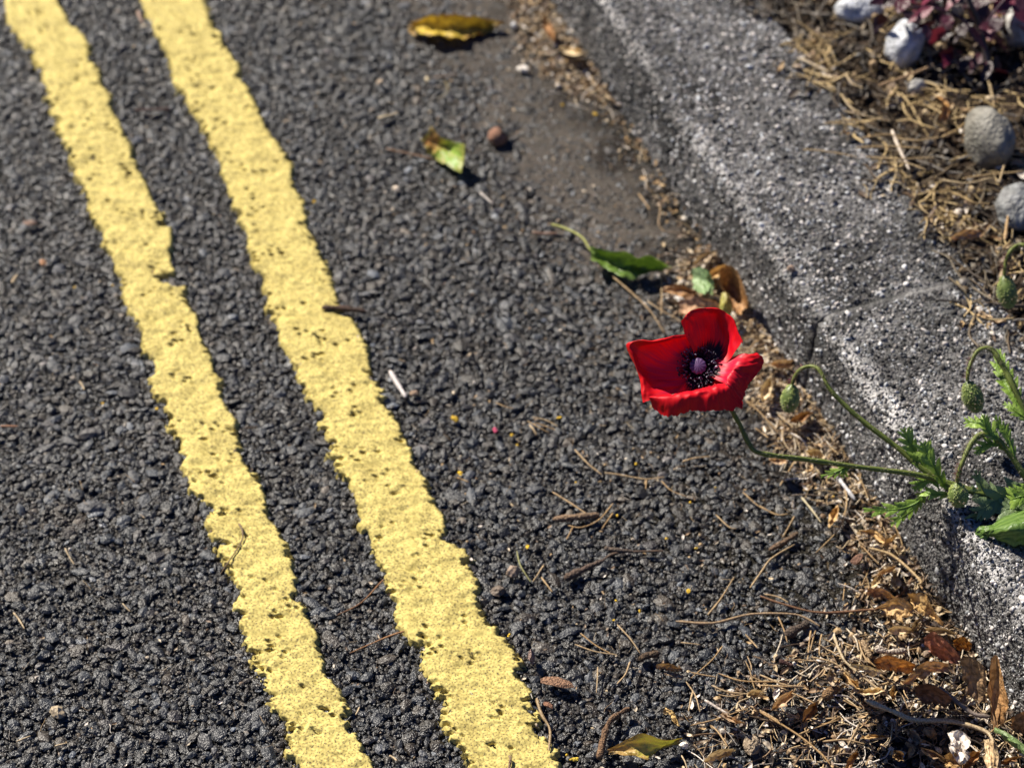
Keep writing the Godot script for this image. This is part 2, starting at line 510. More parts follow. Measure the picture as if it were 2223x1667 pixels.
func edge(list: Array, seed: float) -> Array:
	var out := []
	for k in range(0, list.size(), 2):
		out.append(sd(at(list[k], list[k + 1], 0.001)))
	var a: Vector2 = out[0]
	var b: Vector2 = out[-1]
	var pre := []
	for k in 85:
		var s := a.x - 0.009 * (85 - k)
		pre.append(Vector2(s, lerpf(a.y, (out[6] as Vector2).y, 0.5) + 0.004 * nz.get_noise_2d(s * 700, seed) + 0.003 * nz.get_noise_2d(s * 3000, seed + 50)))
	for k in 60:
		var s := b.x + 0.009 * (k + 1)
		out.append(Vector2(s, b.y + 0.004 * nz.get_noise_2d(s * 700, seed) + 0.003 * nz.get_noise_2d(s * 3000, seed + 50)))
	return pre + out

func yellow_line(la: Array, lb: Array, seed: float, label: String) -> void:
	var ea := edge(la, seed)
	var eb := edge(lb, seed + 9.0)
	var segs := []
	for e in [ea, eb]:
		for k in e.size() - 1:
			segs.append([e[k], e[k + 1], e == ea])
	var lo := 1e9; var hi := -1e9
	for p in ea + eb:
		lo = minf(lo, p.y); hi = maxf(hi, p.y)
	lo -= 0.004; hi += 0.004
	var rows := []
	var s := maxf(ea[0].x, eb[0].x) + 0.002
	var send := minf(ea[-1].x, eb[-1].x) - 0.002
	while s < send:
		rows.append(s)
		s += 0.0015 if s > -0.56 and s < 0.42 else 0.004
	var nd := int((hi - lo) / 0.0014)
	var mb := MB.new()
	var inside := PackedByteArray()
	for i in rows.size():
		var near := []
		for g in segs:
			if minf(g[0].x, g[1].x) < rows[i] + 0.009 and maxf(g[0].x, g[1].x) > rows[i] - 0.009: near.append(g)
		for j in nd + 1:
			var p := Vector2(rows[i], lerpf(lo, hi, float(j) / nd))
			var best := 0.009
			var cross := 0
			for g in near:
				var a: Vector2 = g[0]; var b: Vector2 = g[1]
				var t := clampf((p - a).dot(b - a) / maxf((b - a).length_squared(), 1e-12), 0, 1)
				best = minf(best, p.distance_to(a + (b - a) * t))
				if (a.x > p.x) != (b.x > p.x) and a.y + (b.y - a.y) * (p.x - a.x) / (b.x - a.x) > p.y: cross += 1
			var f := best if cross % 2 == 1 else -best
			var w3 := from_sd(p.x, p.y)
			f += (0.0017 + 0.0026 * nz.get_noise_2d(p.x * 240, p.y * 100 + seed)) * nz2.get_noise_2d(w3.z * 2600, w3.x * 700 + seed) + 0.0008 * nz2.get_noise_2d(w3.z * 6500, w3.x * 2500)
			var t2 := clampf((f + 0.0007) / 0.0015, 0, 1)
			var y := lerpf(-0.0045, 0.0024, 1.0 - (1.0 - t2) * (1.0 - t2))
			y += t2 * (0.0009 * nz.get_noise_2d(p.x * 520, p.y * 520) + 0.0008 * nz.get_noise_2d(w3.z * 950 + 70, w3.x * 420) + 0.0005 * nz2.get_noise_2d(p.x * 1700, p.y * 1700) + 0.00012 * nz2.get_noise_2d(p.x * 6000, p.y * 6000))
			var pit := nz2.get_noise_2d(w3.z * 2100 + 400, w3.x * 1150 + 90) + 0.3 * nz.get_noise_2d(p.x * 330 + 50, p.y * 330 + seed) - 0.12
			if pit > 0.81: y -= (pit - 0.81) * 0.08
			inside.append(1 if f > -0.0024 else 0)
			var grime := smoothstep(0.0, 0.5, nz.get_noise_2d(p.x * 420 + 200, p.y * 420) + 0.8 * nz2.get_noise_2d(w3.z * 5200, w3.x * 3000))
			var gc := Color.WHITE.lerp(Color(.62, .60, .56), grime * 0.75)
			mb.add(from_sd(p.x, p.y, y), gc)
	var w := nd + 1
	for i in rows.size() - 1:
		for j in nd:
			var a := i * w + j
			if inside[a] + inside[a + 1] + inside[a + w] + inside[a + w + 1] > 0:
				mb.quad(a, a + 1, a + w + 1, a + w)
	var o := build(mb, "yellow_line", M.road_paint)
	tag(o, label, "road marking", "double yellow lines", "structure")

# ---------------------------------------------------------------- kerb
func kerb_profile() -> Array:               # (across, height) from below the road up the face, over the rounded edge and back
	var out := []
	var r := 0.0085
	for k in 26: out.append(Vector2(0.004 * k / 25.0, lerpf(-0.02, KERB_H - r, k / 25.0)))
	for k in range(1, 8):
		var a := PI / 2 * k / 8.0
		out.append(Vector2(0.004 + r * (1 - cos(a)), KERB_H - r + r * sin(a)))
	for k in 44: out.append(Vector2(lerpf(0.004 + r, KERB_W - 0.004, k / 43.0), KERB_H))
	for k in 5: out.append(Vector2(KERB_W, KERB_H - 0.004 - 0.012 * k))
	return out

func kerb_point(s: float, prof: Array, j: int, s0: float, s1: float, twist: float) -> Vector3:
	var q: Vector2 = prof[j]
	var q0: Vector2 = prof[maxi(j - 1, 0)]; var q1: Vector2 = prof[mini(j + 1, prof.size() - 1)]
	var n := Vector2(-(q1.y - q0.y), (q1.x - q0.x)).normalized()
	var e := minf(s - s0, s1 - s)
	var soft := pow(clampf(1.0 - e / 0.007, 0, 1), 2.0) * (0.0003 + 0.0012 * smoothstep(0.03, 0.0, q.x) + 0.0012 * maxf(0.0, nz.get_noise_2d(q.x * 600, twist)))
	var face := smoothstep(0.02, 0.0, q.x)
	var rough := 0.0009 * nz.get_noise_3d(s * 520, q.x * 520, q.y * 520 + twist) + 0.0009 * nz.get_noise_3d(s * 1500, q.x * 1500, q.y * 1500) + 0.0006 * nz2.get_noise_3d(s * 4200, q.x * 4200, q.y * 4200)
	var wear := -0.004 * maxf(0.0, nz.get_noise_2d(s * 190 + twist, 5.0)) * smoothstep(0.6, 1.0, n.x * -n.y * 2.0)
	var p := q + n * (rough + wear - soft * (0.6 + 0.4 * face))
	return from_sd(s, p.x + 0.0008 * sin(s * 7.0 + twist), p.y + twist * 0.0002)

func kerb_tone(s: float, q: Vector2, seed: float) -> Color:      # blotchy weathered concrete, bare pale cement along the rubbed edge
	var a := nz.get_noise_3d(s * 130 + seed, q.x * 130, q.y * 130)
	var b := nz.get_noise_3d(s * 620 + seed, q.x * 620, q.y * 620 + 50)
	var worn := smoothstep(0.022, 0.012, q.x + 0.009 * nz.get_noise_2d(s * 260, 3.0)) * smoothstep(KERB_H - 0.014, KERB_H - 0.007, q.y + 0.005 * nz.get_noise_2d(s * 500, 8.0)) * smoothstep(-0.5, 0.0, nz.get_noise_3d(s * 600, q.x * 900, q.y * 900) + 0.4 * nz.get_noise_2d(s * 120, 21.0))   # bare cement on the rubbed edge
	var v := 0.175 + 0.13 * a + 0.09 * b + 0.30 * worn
	v *= 1.0 - 0.5 * smoothstep(0.05, 0.4, nz.get_noise_3d(s * 75 + 40, q.x * 75, q.y * 75))      # dark lichen stains
	return Color(v * 1.0, v * 0.985, v * 0.97)

func make_kerb() -> void:
	var kerb := node_at("kerb", Vector3.ZERO)
	tag(kerb, "weathered grey concrete kerb with rounded edge and exposed grains", "kerb", "", "structure")
	var sj := sd(at(1787, 742, 0.045)).x
	var prof := kerb_profile()
	var L := 0.915
	var spans := [[sj - L, sj + 0.0003], [sj - 0.0003, sj + L], [sj - 2 * L, sj - L - 0.006], [sj + L + 0.006, sj + 2 * L]]
	var grains := []
	for k in 4:
		var s0: float = spans[k][0]; var s1: float = spans[k][1]
		var step := 0.0022 if k < 2 else 0.01
		var twist: float = [0.0, 7.0, 3.0, -2.0][k]
		var mb := MB.new()
		var n := int((s1 - s0) / step)
		for i in n + 1:
			var s := lerpf(s0, s1, float(i) / n)
			for j in prof.size():
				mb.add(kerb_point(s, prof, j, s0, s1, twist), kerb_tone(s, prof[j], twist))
		var w := prof.size()
		for i in n:
			for j in w - 1:
				var a := i * w + j
				mb.quad(a, a + 1, a + w + 1, a + w)
		for e in [0, n]:
			var m := mb.add(from_sd(s0 if e == 0 else s1, KERB_W / 2, 0.0), Color(.1, .1, .1))
			for j in w - 1:
				if e == 0: mb.tri(m, e * w + j + 1, e * w + j)
				else: mb.tri(m, e * w + j, e * w + j + 1)
		var o := build(mb, "kerb_stone", M.concrete, kerb)
		if k < 2:
			o.set_meta("label", ["concrete kerb stone beside the dry litter bed and pebbles", "concrete kerb stone under the poppy stems"][k])
			# exposed grains of sand and gravel
			var count := 60000
			for g in count:
				var s := rr(s0 + 0.004, s1 - 0.004)
				var j := 1 + int(rng.randi() % (prof.size() - 6))
				if j < 33 and rng.randf() < 0.35: continue
				var px := to_pixel(from_sd(s, 0.05, KERB_H))
				if px.y < -500 or px.y > 2500: continue
				var fj := rng.randf()
				var p := kerb_point(s, prof, j, s0, s1, twist).lerp(kerb_point(s, prof, j + 1, s0, s1, twist), fj)
				grains.append([p, rng.randf(), j])
	var r := RandomNumberGenerator.new()
	r.seed = 21
	for k in 4:
		var m := MB.new()
		rock(m, Vector3.ZERO, Vector3.ONE, Basis.IDENTITY, 5, r, Color.WHITE, 0.08)
		var mm := MultiMesh.new()
		mm.transform_format = MultiMesh.TRANSFORM_3D
		mm.use_colors = true
		mm.mesh = m.mesh(Vector3.ZERO, false)
		var mine := []
		for g in range(k, grains.size(), 4): mine.append(grains[g])
		mm.instance_count = mine.size()
		for i in mine.size():
			var size := rr(0.00045, 0.0010) * (1.0 + 1.6 * pow(rng.randf(), 5.0))
			var p: Vector3 = mine[i][0]
			mm.set_instance_transform(i, Transform3D(Basis.from_euler(Vector3(rr(0, 6), rr(0, 6), rr(0, 6))).scaled_local(Vector3(size * rr(0.8, 1.6), size * rr(0.6, 0.9), size)), p))
			var t: float = mine[i][1]
			var v := 0.0
			if t < 0.42: v = rr(0.02, 0.06)
			elif t < 0.68: v = rr(0.10, 0.22)
			else: v = rr(0.26, 0.62)
			var q2 := sd(p)
			if nz.get_noise_2d(q2.x * 75 + 40, q2.y * 75) + 0.5 * nz.get_noise_2d(q2.x * 330, q2.y * 330) > 0.12: v *= rr(0.3, 0.8)
			var warm := rr(-0.05, 0.10)
			mm.set_instance_color(i, Color(v * (1 + warm), v, v * (1 - warm * 0.8)))
		var mi := MultiMeshInstance3D.new()
		mi.name = "exposed_grains" if k == 0 else "exposed_grains_%03d" % k
		mi.multimesh = mm
		mi.material_override = M.grain
		mi.set_meta("kind", "stuff")
		kerb.add_child(mi, true)

# ---------------------------------------------------------------- flower bed behind the kerb
func bed_height(s: float, d: float) -> float:
	return KERB_H - 0.012 + 0.016 * smoothstep(KERB_W - 0.01, KERB_W + 0.09, d) + 0.008 * nz.get_noise_2d(s * 90, d * 90) + 0.004 * nz.get_noise_2d(s * 380, d * 380)

func make_bed() -> void:
	var mb := MB.new()
	var n1 := 260; var n2 := 120
	for i in n1 + 1:
		for j in n2 + 1:
			var s := lerpf(-1.6, 1.2, float(i) / n1)
			var u := float(j) / n2
			var d := KERB_W - 0.014 + 0.9 * u * (0.35 + 0.65 * u)
			mb.add(from_sd(s, d, bed_height(s, d)))
	for i in n1:
		for j in n2:
			var a := i * (n2 + 1) + j
			mb.quad(a, a + 1, a + n2 + 2, a + n2 + 1)
	var o := build(mb, "ground", M.soil)
	tag(o, "dark brown soil of the flower bed behind the kerb", "soil", "", "structure")
	var f := MB.new()
	for q in [[KERB_W + 0.7, -30.0], [40.0, -30.0], [40.0, 30.0], [KERB_W + 0.7, 30.0]]:
		f.add(from_sd(q[1], q[0], KERB_H - 0.012))
	f.quad(0, 1, 2, 3)
	var fo := build(f, "terrain", M.soil)
	tag(fo, "plain dark earth stretching away beyond the flower bed", "earth", "", "structure")

# ---------------------------------------------------------------- small litter that nobody could count
const ZONE := [-260,930,1110, -100,1010,1160, 0,1085,1225, 60,1115,1255, 130,1120,1295, 200,1205,1330, 300,1330,1400, 420,1400,1460, 520,1440,1535, 600,1425,1620, 680,1440,1650, 760,1560,1700, 850,1610,1760, 950,1660,1815, 1050,1730,1868, 1150,1830,1935, 1250,1850,2000, 1330,1830,2060, 1400,1760,2118, 1470,1540,2165, 1540,1470,2210, 1620,1470,2255, 1700,1470,2300, 1900,1400,2430, 2300,1400,2660]

func zone_at(py: float) -> Vector2:
	for k in range(0, ZONE.size() - 3, 3):
		if py <= ZONE[k + 3]:
			var t: float = (py - ZONE[k]) / float(ZONE[k + 3] - ZONE[k])
			return Vector2(lerpf(ZONE[k + 1], ZONE[k + 4], t), lerpf(ZONE[k + 2], ZONE[k + 5], t))
	return Vector2(1400, 2660)

func litter_meshes() -> Array:
	var out := []
	var r := RandomNumberGenerator.new()
	r.seed = 77
	for k in 3:                              # curled husks
		var m := MB.new()
		var c := []
		for j in 3:
			var row := []
			for i in 4:
				row.append(Vector3((i - 1.5) * 0.66, 0.35 * pow(absf(j - 1.0), 2.0) * r.randf_range(0.3, 1.2) + 0.12 * sin(i * 2.0 + k), (j - 1) * 0.42 * [0.35, 1.0, 0.9, 0.2][i] + r.randf_range(-0.1, 0.1)))
			c.append(row)
		sheet(m, c, 6, 4, func(_u, _v): return Color.WHITE)
		out.append(m.mesh(Vector3.ZERO))
	for k in 3:                              # bits of straw and needle
		var m := MB.new()
		tube(m, [Vector3(-1, 0, 0), Vector3(-0.3, r.randf_range(0, 0.08), r.randf_range(-0.2, 0.2)), Vector3(0.4, 0.03, r.randf_range(-0.2, 0.2)), Vector3(1, 0, r.randf_range(-0.35, 0.35))], 0.048, 0.034, 5, Color.WHITE, 3)
		out.append(m.mesh(Vector3.ZERO))
	for k in 2:                              # crumbs
		var m := MB.new()
		rock(m, Vector3.ZERO, Vector3(0.8, 0.5, 0.6), Basis.IDENTITY, 6, r, Color.WHITE, 0.1)
		out.append(m.mesh(Vector3.ZERO, true))
	return out

func litter_colour() -> Color:
	var pick: Array = [[.40, .28, .15], [.52, .41, .25], [.22, .14, .075], [.62, .53, .39], [.11, .07, .04], [.76, .70, .61], [.05, .037, .028], [.42, .29, .14], [.29, .22, .155]][rng.randi() % 9]
	var k := rr(0.75, 1.25)
	return Color(pick[0] * k, pick[1] * k, pick[2] * k)

func scatter(parent: Node3D, called: String, items: Array, meshes: Array) -> void:
	for k in meshes.size():
		var mine := []
		for it in items:
			if it[2] == k: mine.append(it)
		if mine.is_empty(): continue
		var mm := MultiMesh.new()
		mm.transform_format = MultiMesh.TRANSFORM_3D
		mm.use_colors = true
		mm.mesh = meshes[k]
		mm.instance_count = mine.size()
		for i in mine.size():
			mm.set_instance_transform(i, mine[i][0])
			mm.set_instance_color(i, mine[i][1])
		var mi := MultiMeshInstance3D.new()
		mi.name = called if parent.get_child_count() == 0 else "%s_%03d" % [called, parent.get_child_count()]
		mi.multimesh = mm
		mi.material_override = M.straw
		mi.set_meta("kind", "stuff")
		parent.add_child(mi, true)

func make_litter() -> void:
	var meshes := litter_meshes()
	var items := []
	var put := func(p: Vector3, kind: int, size: float, tilt: float, col: Color) -> void:
		var b := Basis.from_euler(Vector3(rr(-tilt, tilt), rr(0, TAU), rr(-tilt, tilt))).scaled_local(Vector3(size, size * rr(0.7, 1.2), size * rr(0.7, 1.1)))
		items.append([Transform3D(b, p), col, kind])
	for k in 14500:                           # along the gutter, thicker towards the kerb
		var py := rr(-260, 2300)
		var z := zone_at(py)
		var t := pow(rng.randf(), 0.62)
		var spill := rr(-25, 12) if rng.randf() < 0.25 else 0.0
		var p := at(lerpf(z.x, z.y, t) + spill, py + rr(-14, 14), 0.0)
		var q := sd(p)
		if q.y > 0.0: continue
		var thin := 1.0 if (py < 200 or py > 1380 or (py > 560 and py < 1000)) else (0.07 if py < 540 and py > 230 else 0.4)
		if rng.randf() > thin: continue
		var pile := 0.002 + 0.006 * rng.randf() * smoothstep(0.35, 1.0, t)
		var kind := int(rng.randi() % 8)
		p.y = pile
		put.call(p, kind, rr(0.0014, 0.0042) if kind < 3 or kind > 5 else rr(0.003, 0.007) + 0.009 * pow(rng.randf(), 2.0), 0.5, litter_colour())
	for k in 5200:                           # thinly over the rest of the road
		var py := rr(-200, 1900)
		var p := at(rr(-200, 2300), py, 0.0)
		var q := sd(p)
		if q.y > -0.01: continue
		if rng.randf() > 0.2 + 0.8 * smoothstep(-0.32, -0.05, q.y): continue
		p.y = 0.0016
		var kind := int(rng.randi() % 8)
		put.call(p, kind, rr(0.0009, 0.0022) if kind < 3 or kind > 5 else rr(0.0018, 0.0045), 0.4, litter_colour())
	var g := node_at("dry_litter", Vector3.ZERO)
	tag(g, "fine dry husks, straw bits and crumbs drifted along the kerb foot", "litter", "", "stuff")
	scatter(g, "litter_bits", items, meshes)
	items.clear()
	for k in 10500:                          # on the flower bed, spilling on to the kerb
		var s := rr(-0.95, 0.35)
		var d := KERB_W + 0.5 * rng.randf() * rng.randf() - 0.034 * rng.randf() * rng.randf() * (0.8 + 1.6 * nz.get_noise_2d(s * 130, 4))
		var y := bed_height(s, d) + rr(0.0005, 0.006) if d > KERB_W - 0.002 else maxf(KERB_H, bed_height(s, d)) + rr(0.0008, 0.003)
		var kind := int(rng.randi() % 8)
		if rng.randf() < 0.3: kind = 3 + int(rng.randi() % 3)
		var patch := nz.get_noise_2d(s * 120 + 30, d * 120)
		var c := litter_colour()
		if patch < 0.0 or rng.randf() < 0.15: c = c * 0.28
		elif kind > 2 and kind < 6: c = Color(.56, .42, .20) * rr(0.7, 1.25)
		put.call(from_sd(s, d, y), kind, rr(0.002, 0.0062) if kind < 3 or kind > 5 else rr(0.004, 0.008) + 0.016 * pow(rng.randf(), 2.0), 0.45, Color(c.r, c.g, c.b))
	var g2 := node_at("dry_mulch", Vector3.ZERO)
	tag(g2, "straw and broken brown leaves covering the bed behind the kerb", "mulch", "", "stuff")
	scatter(g2, "mulch_bits", items, meshes)

# ---------------------------------------------------------------- poppy
func fp(zx: float, zy: float, dz: float) -> Vector3:      # flower control point: pixel of the enlarged flower, centimetres in front of its heart
	return at_depth(1300.0 + zx * 0.2049, 620.0 + zy * 0.2049, flower_depth - dz * 0.01)
var flower_depth := 1.27

func petal_shade(blotch: float, pink: float, seed: float) -> Callable:
	return func(u: float, v: float) -> Color:
		var streak := nz.get_noise_2d(u * 420 + seed * 77, v * 14)
		var red := Color(.66, .004, .008).lerp(Color(.48, .003, .007), 0.5 + 0.8 * streak)
		var pk := clampf(pink * (1.0 - smoothstep(0.25, 0.8, v)) * (0.5 + 0.9 * streak), 0, 1)
		red = red.lerp(Color(.42, .008, .075), pk)
		var edge_ := blotch * (1.0 + 0.35 * nz.get_noise_2d(u * 800 + seed * 5, 9.0)) * (0.35 + 0.65 * sin(PI * clampf(u, 0.02, 0.98)))
		return red if v > edge_ + 0.03 else red.lerp(Color(.004, .0025, .006), smoothstep(edge_ + 0.03, edge_ - 0.03, v))

func hairs(mb: MB, ctrl: Array, r: float, n: int, long: float, col: Color, t0 := 0.0, t1 := 1.0) -> void:
	for k in n:
		var t := rr(t0, t1)
		var p: Vector3 = curve_at(ctrl, t)
		var tan: Vector3 = (curve_at(ctrl, minf(t + 0.01, 1)) - curve_at(ctrl, maxf(t - 0.01, 0))).normalized()
		var d := Vector3(rng.randfn(), rng.randfn(), rng.randfn())
		d = (d - tan * d.dot(tan)).normalized()
		var side := d.cross(tan) * 0.00015
		var a := p + d * r * 0.8
		var l := long * rr(0.6, 1.2)
		var i0 := mb.add(a + side, col); var i1 := mb.add(a - side, col); var i2 := mb.add(a + tan * 0.00012, col); var i3 := mb.add(a + d * l + tan * rr(-0.3, 0.3) * l, col)
		mb.tri(i0, i1, i3); mb.tri(i1, i2, i3); mb.tri(i2, i0, i3)

func pxh(list: Array) -> Array:                    # [px, py, height cm] triples to points
	var out := []
	for q in list: out.append(at(q[0], q[1], q[2] * 0.01))
	return out

func lobed_leaf(mid: Array, width: float, lobes: int, nrm: Vector3, col: Color, tip: Color, seed: int, cut := 0.75) -> MB:
	var mb := MB.new()
	var r := RandomNumberGenerator.new()
	r.seed = seed
	nrm = nrm.normalized()
	var step := 1.0 / (lobes + 1)
	tube(mb, mid, 0.0009, 0.0003, 5, col, 4)
	for side in [-1.0, 1.0]:
		for k in lobes + 1:
			var t0 := clampf(k * step - step * 0.1, 0, 1); var t1 := clampf((k + 1) * step * 1.02, 0, 1)
			var prev := Vector3.ZERO
			var a: Vector3 = curve_at(mid, t0); var b: Vector3 = curve_at(mid, t1)
			var tan: Vector3 = (b - a).normalized()
			var out: Vector3 = tan.cross(nrm).normalized() * side
			var len := width * pow(sin(PI * clampf(0.12 + 0.8 * (t0 + t1) / 2, 0, 1)), 0.7) * r.randf_range(0.7, 1.15)
			if t1 > 0.9: len *= 0.6
			var lift: Vector3 = nrm * len * r.randf_range(-0.15, 0.35)
			var tipp: Vector3 = b + out * len + tan * len * r.randf_range(0.5, 0.9) + lift
			var c: Color = col.lerp(tip, r.randf())
			var m: Vector3 = (a + b) / 2
			var e0: Vector3 = a.lerp(tipp, 0.55) + out * len * 0.12 * cut - tan * len * 0.1
			var e1: Vector3 = b.lerp(tipp, 0.5) + tan * len * 0.16
			var notch: Vector3 = b.lerp(tipp, 0.3) + tan * len * 0.02
			var ia := mb.add(a, col); var ib := mb.add(b, col); var im := mb.add(m.lerp(tipp, 0.5) + nrm * len * 0.08, c); var it := mb.add(tipp, tip); var i0 := mb.add(e0, c); var i1 := mb.add(e1, c); var i2 := mb.add(notch, c)
			for f in [[ia, i0, im], [i0, it, im], [im, it, i1], [im, i1, i2], [im, i2, ib], [ia, im, ib]]:
				if side > 0: mb.tri(f[0], f[1], f[2])
				else: mb.tri(f[0], f[2], f[1])
	return mb

func bud_mesh(top: Vector3, bottom: Vector3, r: float) -> MB:
	var mb := MB.new()
	var ax := bottom - top
	var prof := []
	for k in 19:
		var t := k / 18.0
		prof.append(Vector2(maxf(r * pow(sin(PI * clampf(t, 0, 1)), 0.62) * (0.86 + 0.26 * t - 0.12 * t * t), 0.0002), ax.length() * t))
	lathe(mb, top, ax, prof, 22, func(u, v): return Color(.12, .165, .032).lerp(Color(.07, .11, .018), 0.5 + 0.5 * nz.get_noise_2d(u * 500, v * 500)), 0.0003)
	var n := ax.normalized()
	var a := n.cross(Vector3(0.3, 0.1, 0.9)).normalized()
	var b := n.cross(a)
	for k in 260:                             # little warts that carry the bristles
		var t := rr(0.06, 0.95)
		var w := rr(0, TAU)
		var dir := a * cos(w) + b * sin(w)
		var rad: float = r * pow(sin(PI * t), 0.62) * (0.86 + 0.26 * t - 0.12 * t * t)
		var p := top + ax * t + dir * rad * 0.97
		var nn := (dir + n * (t - 0.45) * 0.9).normalized()
		var s1 := nn.cross(n).normalized() * 0.0006; var s2 := nn.cross(s1).normalized() * 0.0006
		var col := Color(.25, .30, .07)
		var q := [mb.add(p + s1, col), mb.add(p + s2, col), mb.add(p - s1, col), mb.add(p - s2, col)]
		var tip := mb.add(p + nn * rr(0.0007, 0.0012), col * 1.15)
		for m in 4: mb.tri(q[m], tip, q[(m + 1) % 4])
		if k % 3 == 0:
			var h := [mb.add(p + s1 * 0.25, Color(.3, .2, .16)), mb.add(p - s1 * 0.25, Color(.3, .2, .16)), mb.add(p + nn * rr(0.002, 0.0038), Color(.4, .3, .25))]
			mb.tri(h[0], h[1], h[2])
	return mb

func make_poppy() -> void:
	var plant := node_at("poppy_plant", at(2420, 1060, KERB_H))
	tag(plant, "hairy stemmed poppy with one open red flower and nodding green buds over kerb", "poppy")
	var heart := at(1515, 794, 0.178)
	flower_depth = (heart - eye).dot(fwd)
	var flower := node_at("flower", heart - plant.position, plant)
	flower.set_meta("label", "bright red poppy flower with black and purple heart")
	var names := {
		"back": [[[1040,850,-.1],[1080,840,-.12],[1130,840,-.14],[1180,850,-.12],[1220,880,-.05]], [[985,650,.25],[1080,590,-.1],[1230,580,-.55],[1345,660,-.35],[1385,790,.25]], [[905,480,.5],[1040,390,.15],[1220,370,-.4],[1385,480,-.1],[1455,690,.5]], [[880,400,.7],[965,290,.45],[1195,242,.0],[1400,340,.15],[1518,590,.7]], [[868,378,.75],[985,268,.4],[1195,232,-.1],[1412,345,.05],[1530,610,.65]]],
		"left": [[[1080,780,-.1],[1060,820,-.1],[1050,880,-.1],[1060,940,-.1],[1090,990,-.05]], [[985,650,-.2],[810,740,-.2],[720,850,-.35],[760,980,-.25],[920,1110,.1]], [[970,560,.1],[690,640,.35],[500,740,.05],[545,960,-.05],[730,1165,.45]], [[960,515,.35],[630,580,.95],[340,630,.6],[450,940,.45],[540,1215,.8]], [[955,503,.3],[610,566,.75],[293,625,.35],[430,960,.3],[468,1236,.7]]],
		"front": [[[1010,900,-.05],[1050,910,-.05],[1100,915,-.05],[1160,910,-.05],[1210,890,-.05]], [[800,1150,.55],[950,1120,.45],[1090,1085,.40],[1220,1055,.40],[1310,1020,.55]], [[560,1175,1.85],[780,1152,2.0],[1010,1112,2.0],[1210,1068,1.9],[1350,1042,1.7]], [[542,1205,2.0],[770,1215,2.4],[1010,1180,2.4],[1230,1150,2.3],[1400,1105,2.0]], [[578,1305,1.9],[740,1412,2.15],[1000,1352,2.2],[1250,1345,2.1],[1515,1330,1.75]]],
		"right": [[[1120,790,-.1],[1120,830,-.1],[1120,870,-.1],[1120,900,-.1],[1110,930,-.08]], [[1355,770,.0],[1350,860,.4],[1330,930,.65],[1315,975,.8],[1300,1020,.9]], [[1520,720,.45],[1480,830,1.05],[1430,900,1.25],[1385,970,1.45],[1348,1038,1.7]], [[1608,722,.66],[1630,828,.84],[1525,975,1.12],[1465,1070,1.42],[1405,1140,1.70]], [[1688,698,.5],[1768,825,.5],[1612,1055,.9],[1552,1190,1.25],[1526,1352,1.6]]],
	}
	var looks := {"back": [0.25, 0.2, 1.0], "left": [0.08, 0.9, 2.0], "front": [0.27, 0.25, 3.0], "right": [0.20, 0.8, 4.0]}
	for key in names:
		var ctrl := []
		for row in names[key]:
			var out := []
			for q in row: out.append(fp(q[0], q[1], q[2]))
			ctrl.append(out)
		var mb := MB.new()
		sheet(mb, ctrl, 56, 44, petal_shade(looks[key][0], looks[key][1], looks[key][2]), 0.0009, 0.055 if key == "front" or key == "right" else 0.04, looks[key][2])
		build(mb, "petal", M.petal, flower)
	var axis := (Vector3(-0.08, 0.9, 0.62)).normalized()
	var hb := fp(1052, 872, -0.30)
	var pod := MB.new()
	lathe(pod, hb, axis, [Vector2(.0015, -.002), Vector2(.0034, 0), Vector2(.0042, .003), Vector2(.0043, .005), Vector2(.0046, .0058)], 30, func(_u, v): return Color(.03, .035, .03).lerp(Color(.045, .022, .06), v))
	lathe(pod, hb, axis, [Vector2(.0047, .0057), Vector2(.0049, .0063), Vector2(.0043, .0068), Vector2(.003, .0072), Vector2(.0015, .0075), Vector2(.0001, .0076)], 44, func(u, v): return Color(.055, .022, .075) if fmod(u * 11.0, 1.0) > 0.3 and v < 0.9 else Color(.12, .06, .15), 0.0, 11, 0.04)
	build(pod, "seed_head", M.dark, flower)
	var sm := MB.new()
	var e1 := axis.cross(Vector3(1, 0, 0.2)).normalized(); var e2 := axis.cross(e1)
	for k in 300:
		var w := rr(0, TAU)
		var out := e1 * cos(w) + e2 * sin(w)
		var reach := rr(0.0062, 0.0128)
		var high := rr(0.002, 0.0075)
		var a := hb + out * 0.003 - axis * 0.001
		var tip := hb + out * reach + axis * high
		tube(sm, [a, hb + out * reach * 0.6 + axis * high * 0.35, tip], 0.0002, 0.00014, 4, Color(.010, .006, .018), 3)
		var pale := rng.randf()
		var col := Color(.02, .018, .035) if pale < 0.6 else (Color(.08, .08, .125) if pale < 0.88 else Color(.26, .26, .33))
		var dir := Vector3(rng.randfn(), rng.randfn(), rng.randfn()).normalized()
		lathe(sm, tip - dir * 0.0007, dir, [Vector2(.00004, 0), Vector2(.00034, .0004), Vector2(.00036, .0009), Vector2(.00004, .0014)], 5, func(_u, _v): return col)
	var so := build(sm, "stamens", M.dark, flower)
	so.set_meta("label", "ring of black stamens with greyish anthers round the seed head")
	so.set_meta("kind", "stuff")
	var fl := MB.new()
	rock(fl, fp(1245, 855, 0.25), Vector3(.0017, .0009, .0012), Basis.from_euler(Vector3(0.3, 0.4, 0.2)), 6, rng, Color(.7, .66, .64))
	build(fl, "pollen_clump", M.dark, flower)
	# stems with their hairs
	var green := Color(.12, .16, .035)
	var stem_pts := [heart - axis * 0.006, fp(1330, 1200, -.4), at(1587, 888, .156), at(1607, 923, .146), at(1626, 962, .138), at(1652, 984, .133), at(1754, 998, .118), at(1857, 1013, .106), at(1987, 1030, .092), at(2060, 1048, .084), at(2160, 1075, .078), at(2300, 1075, .074), at(2420, 1060, .070)]
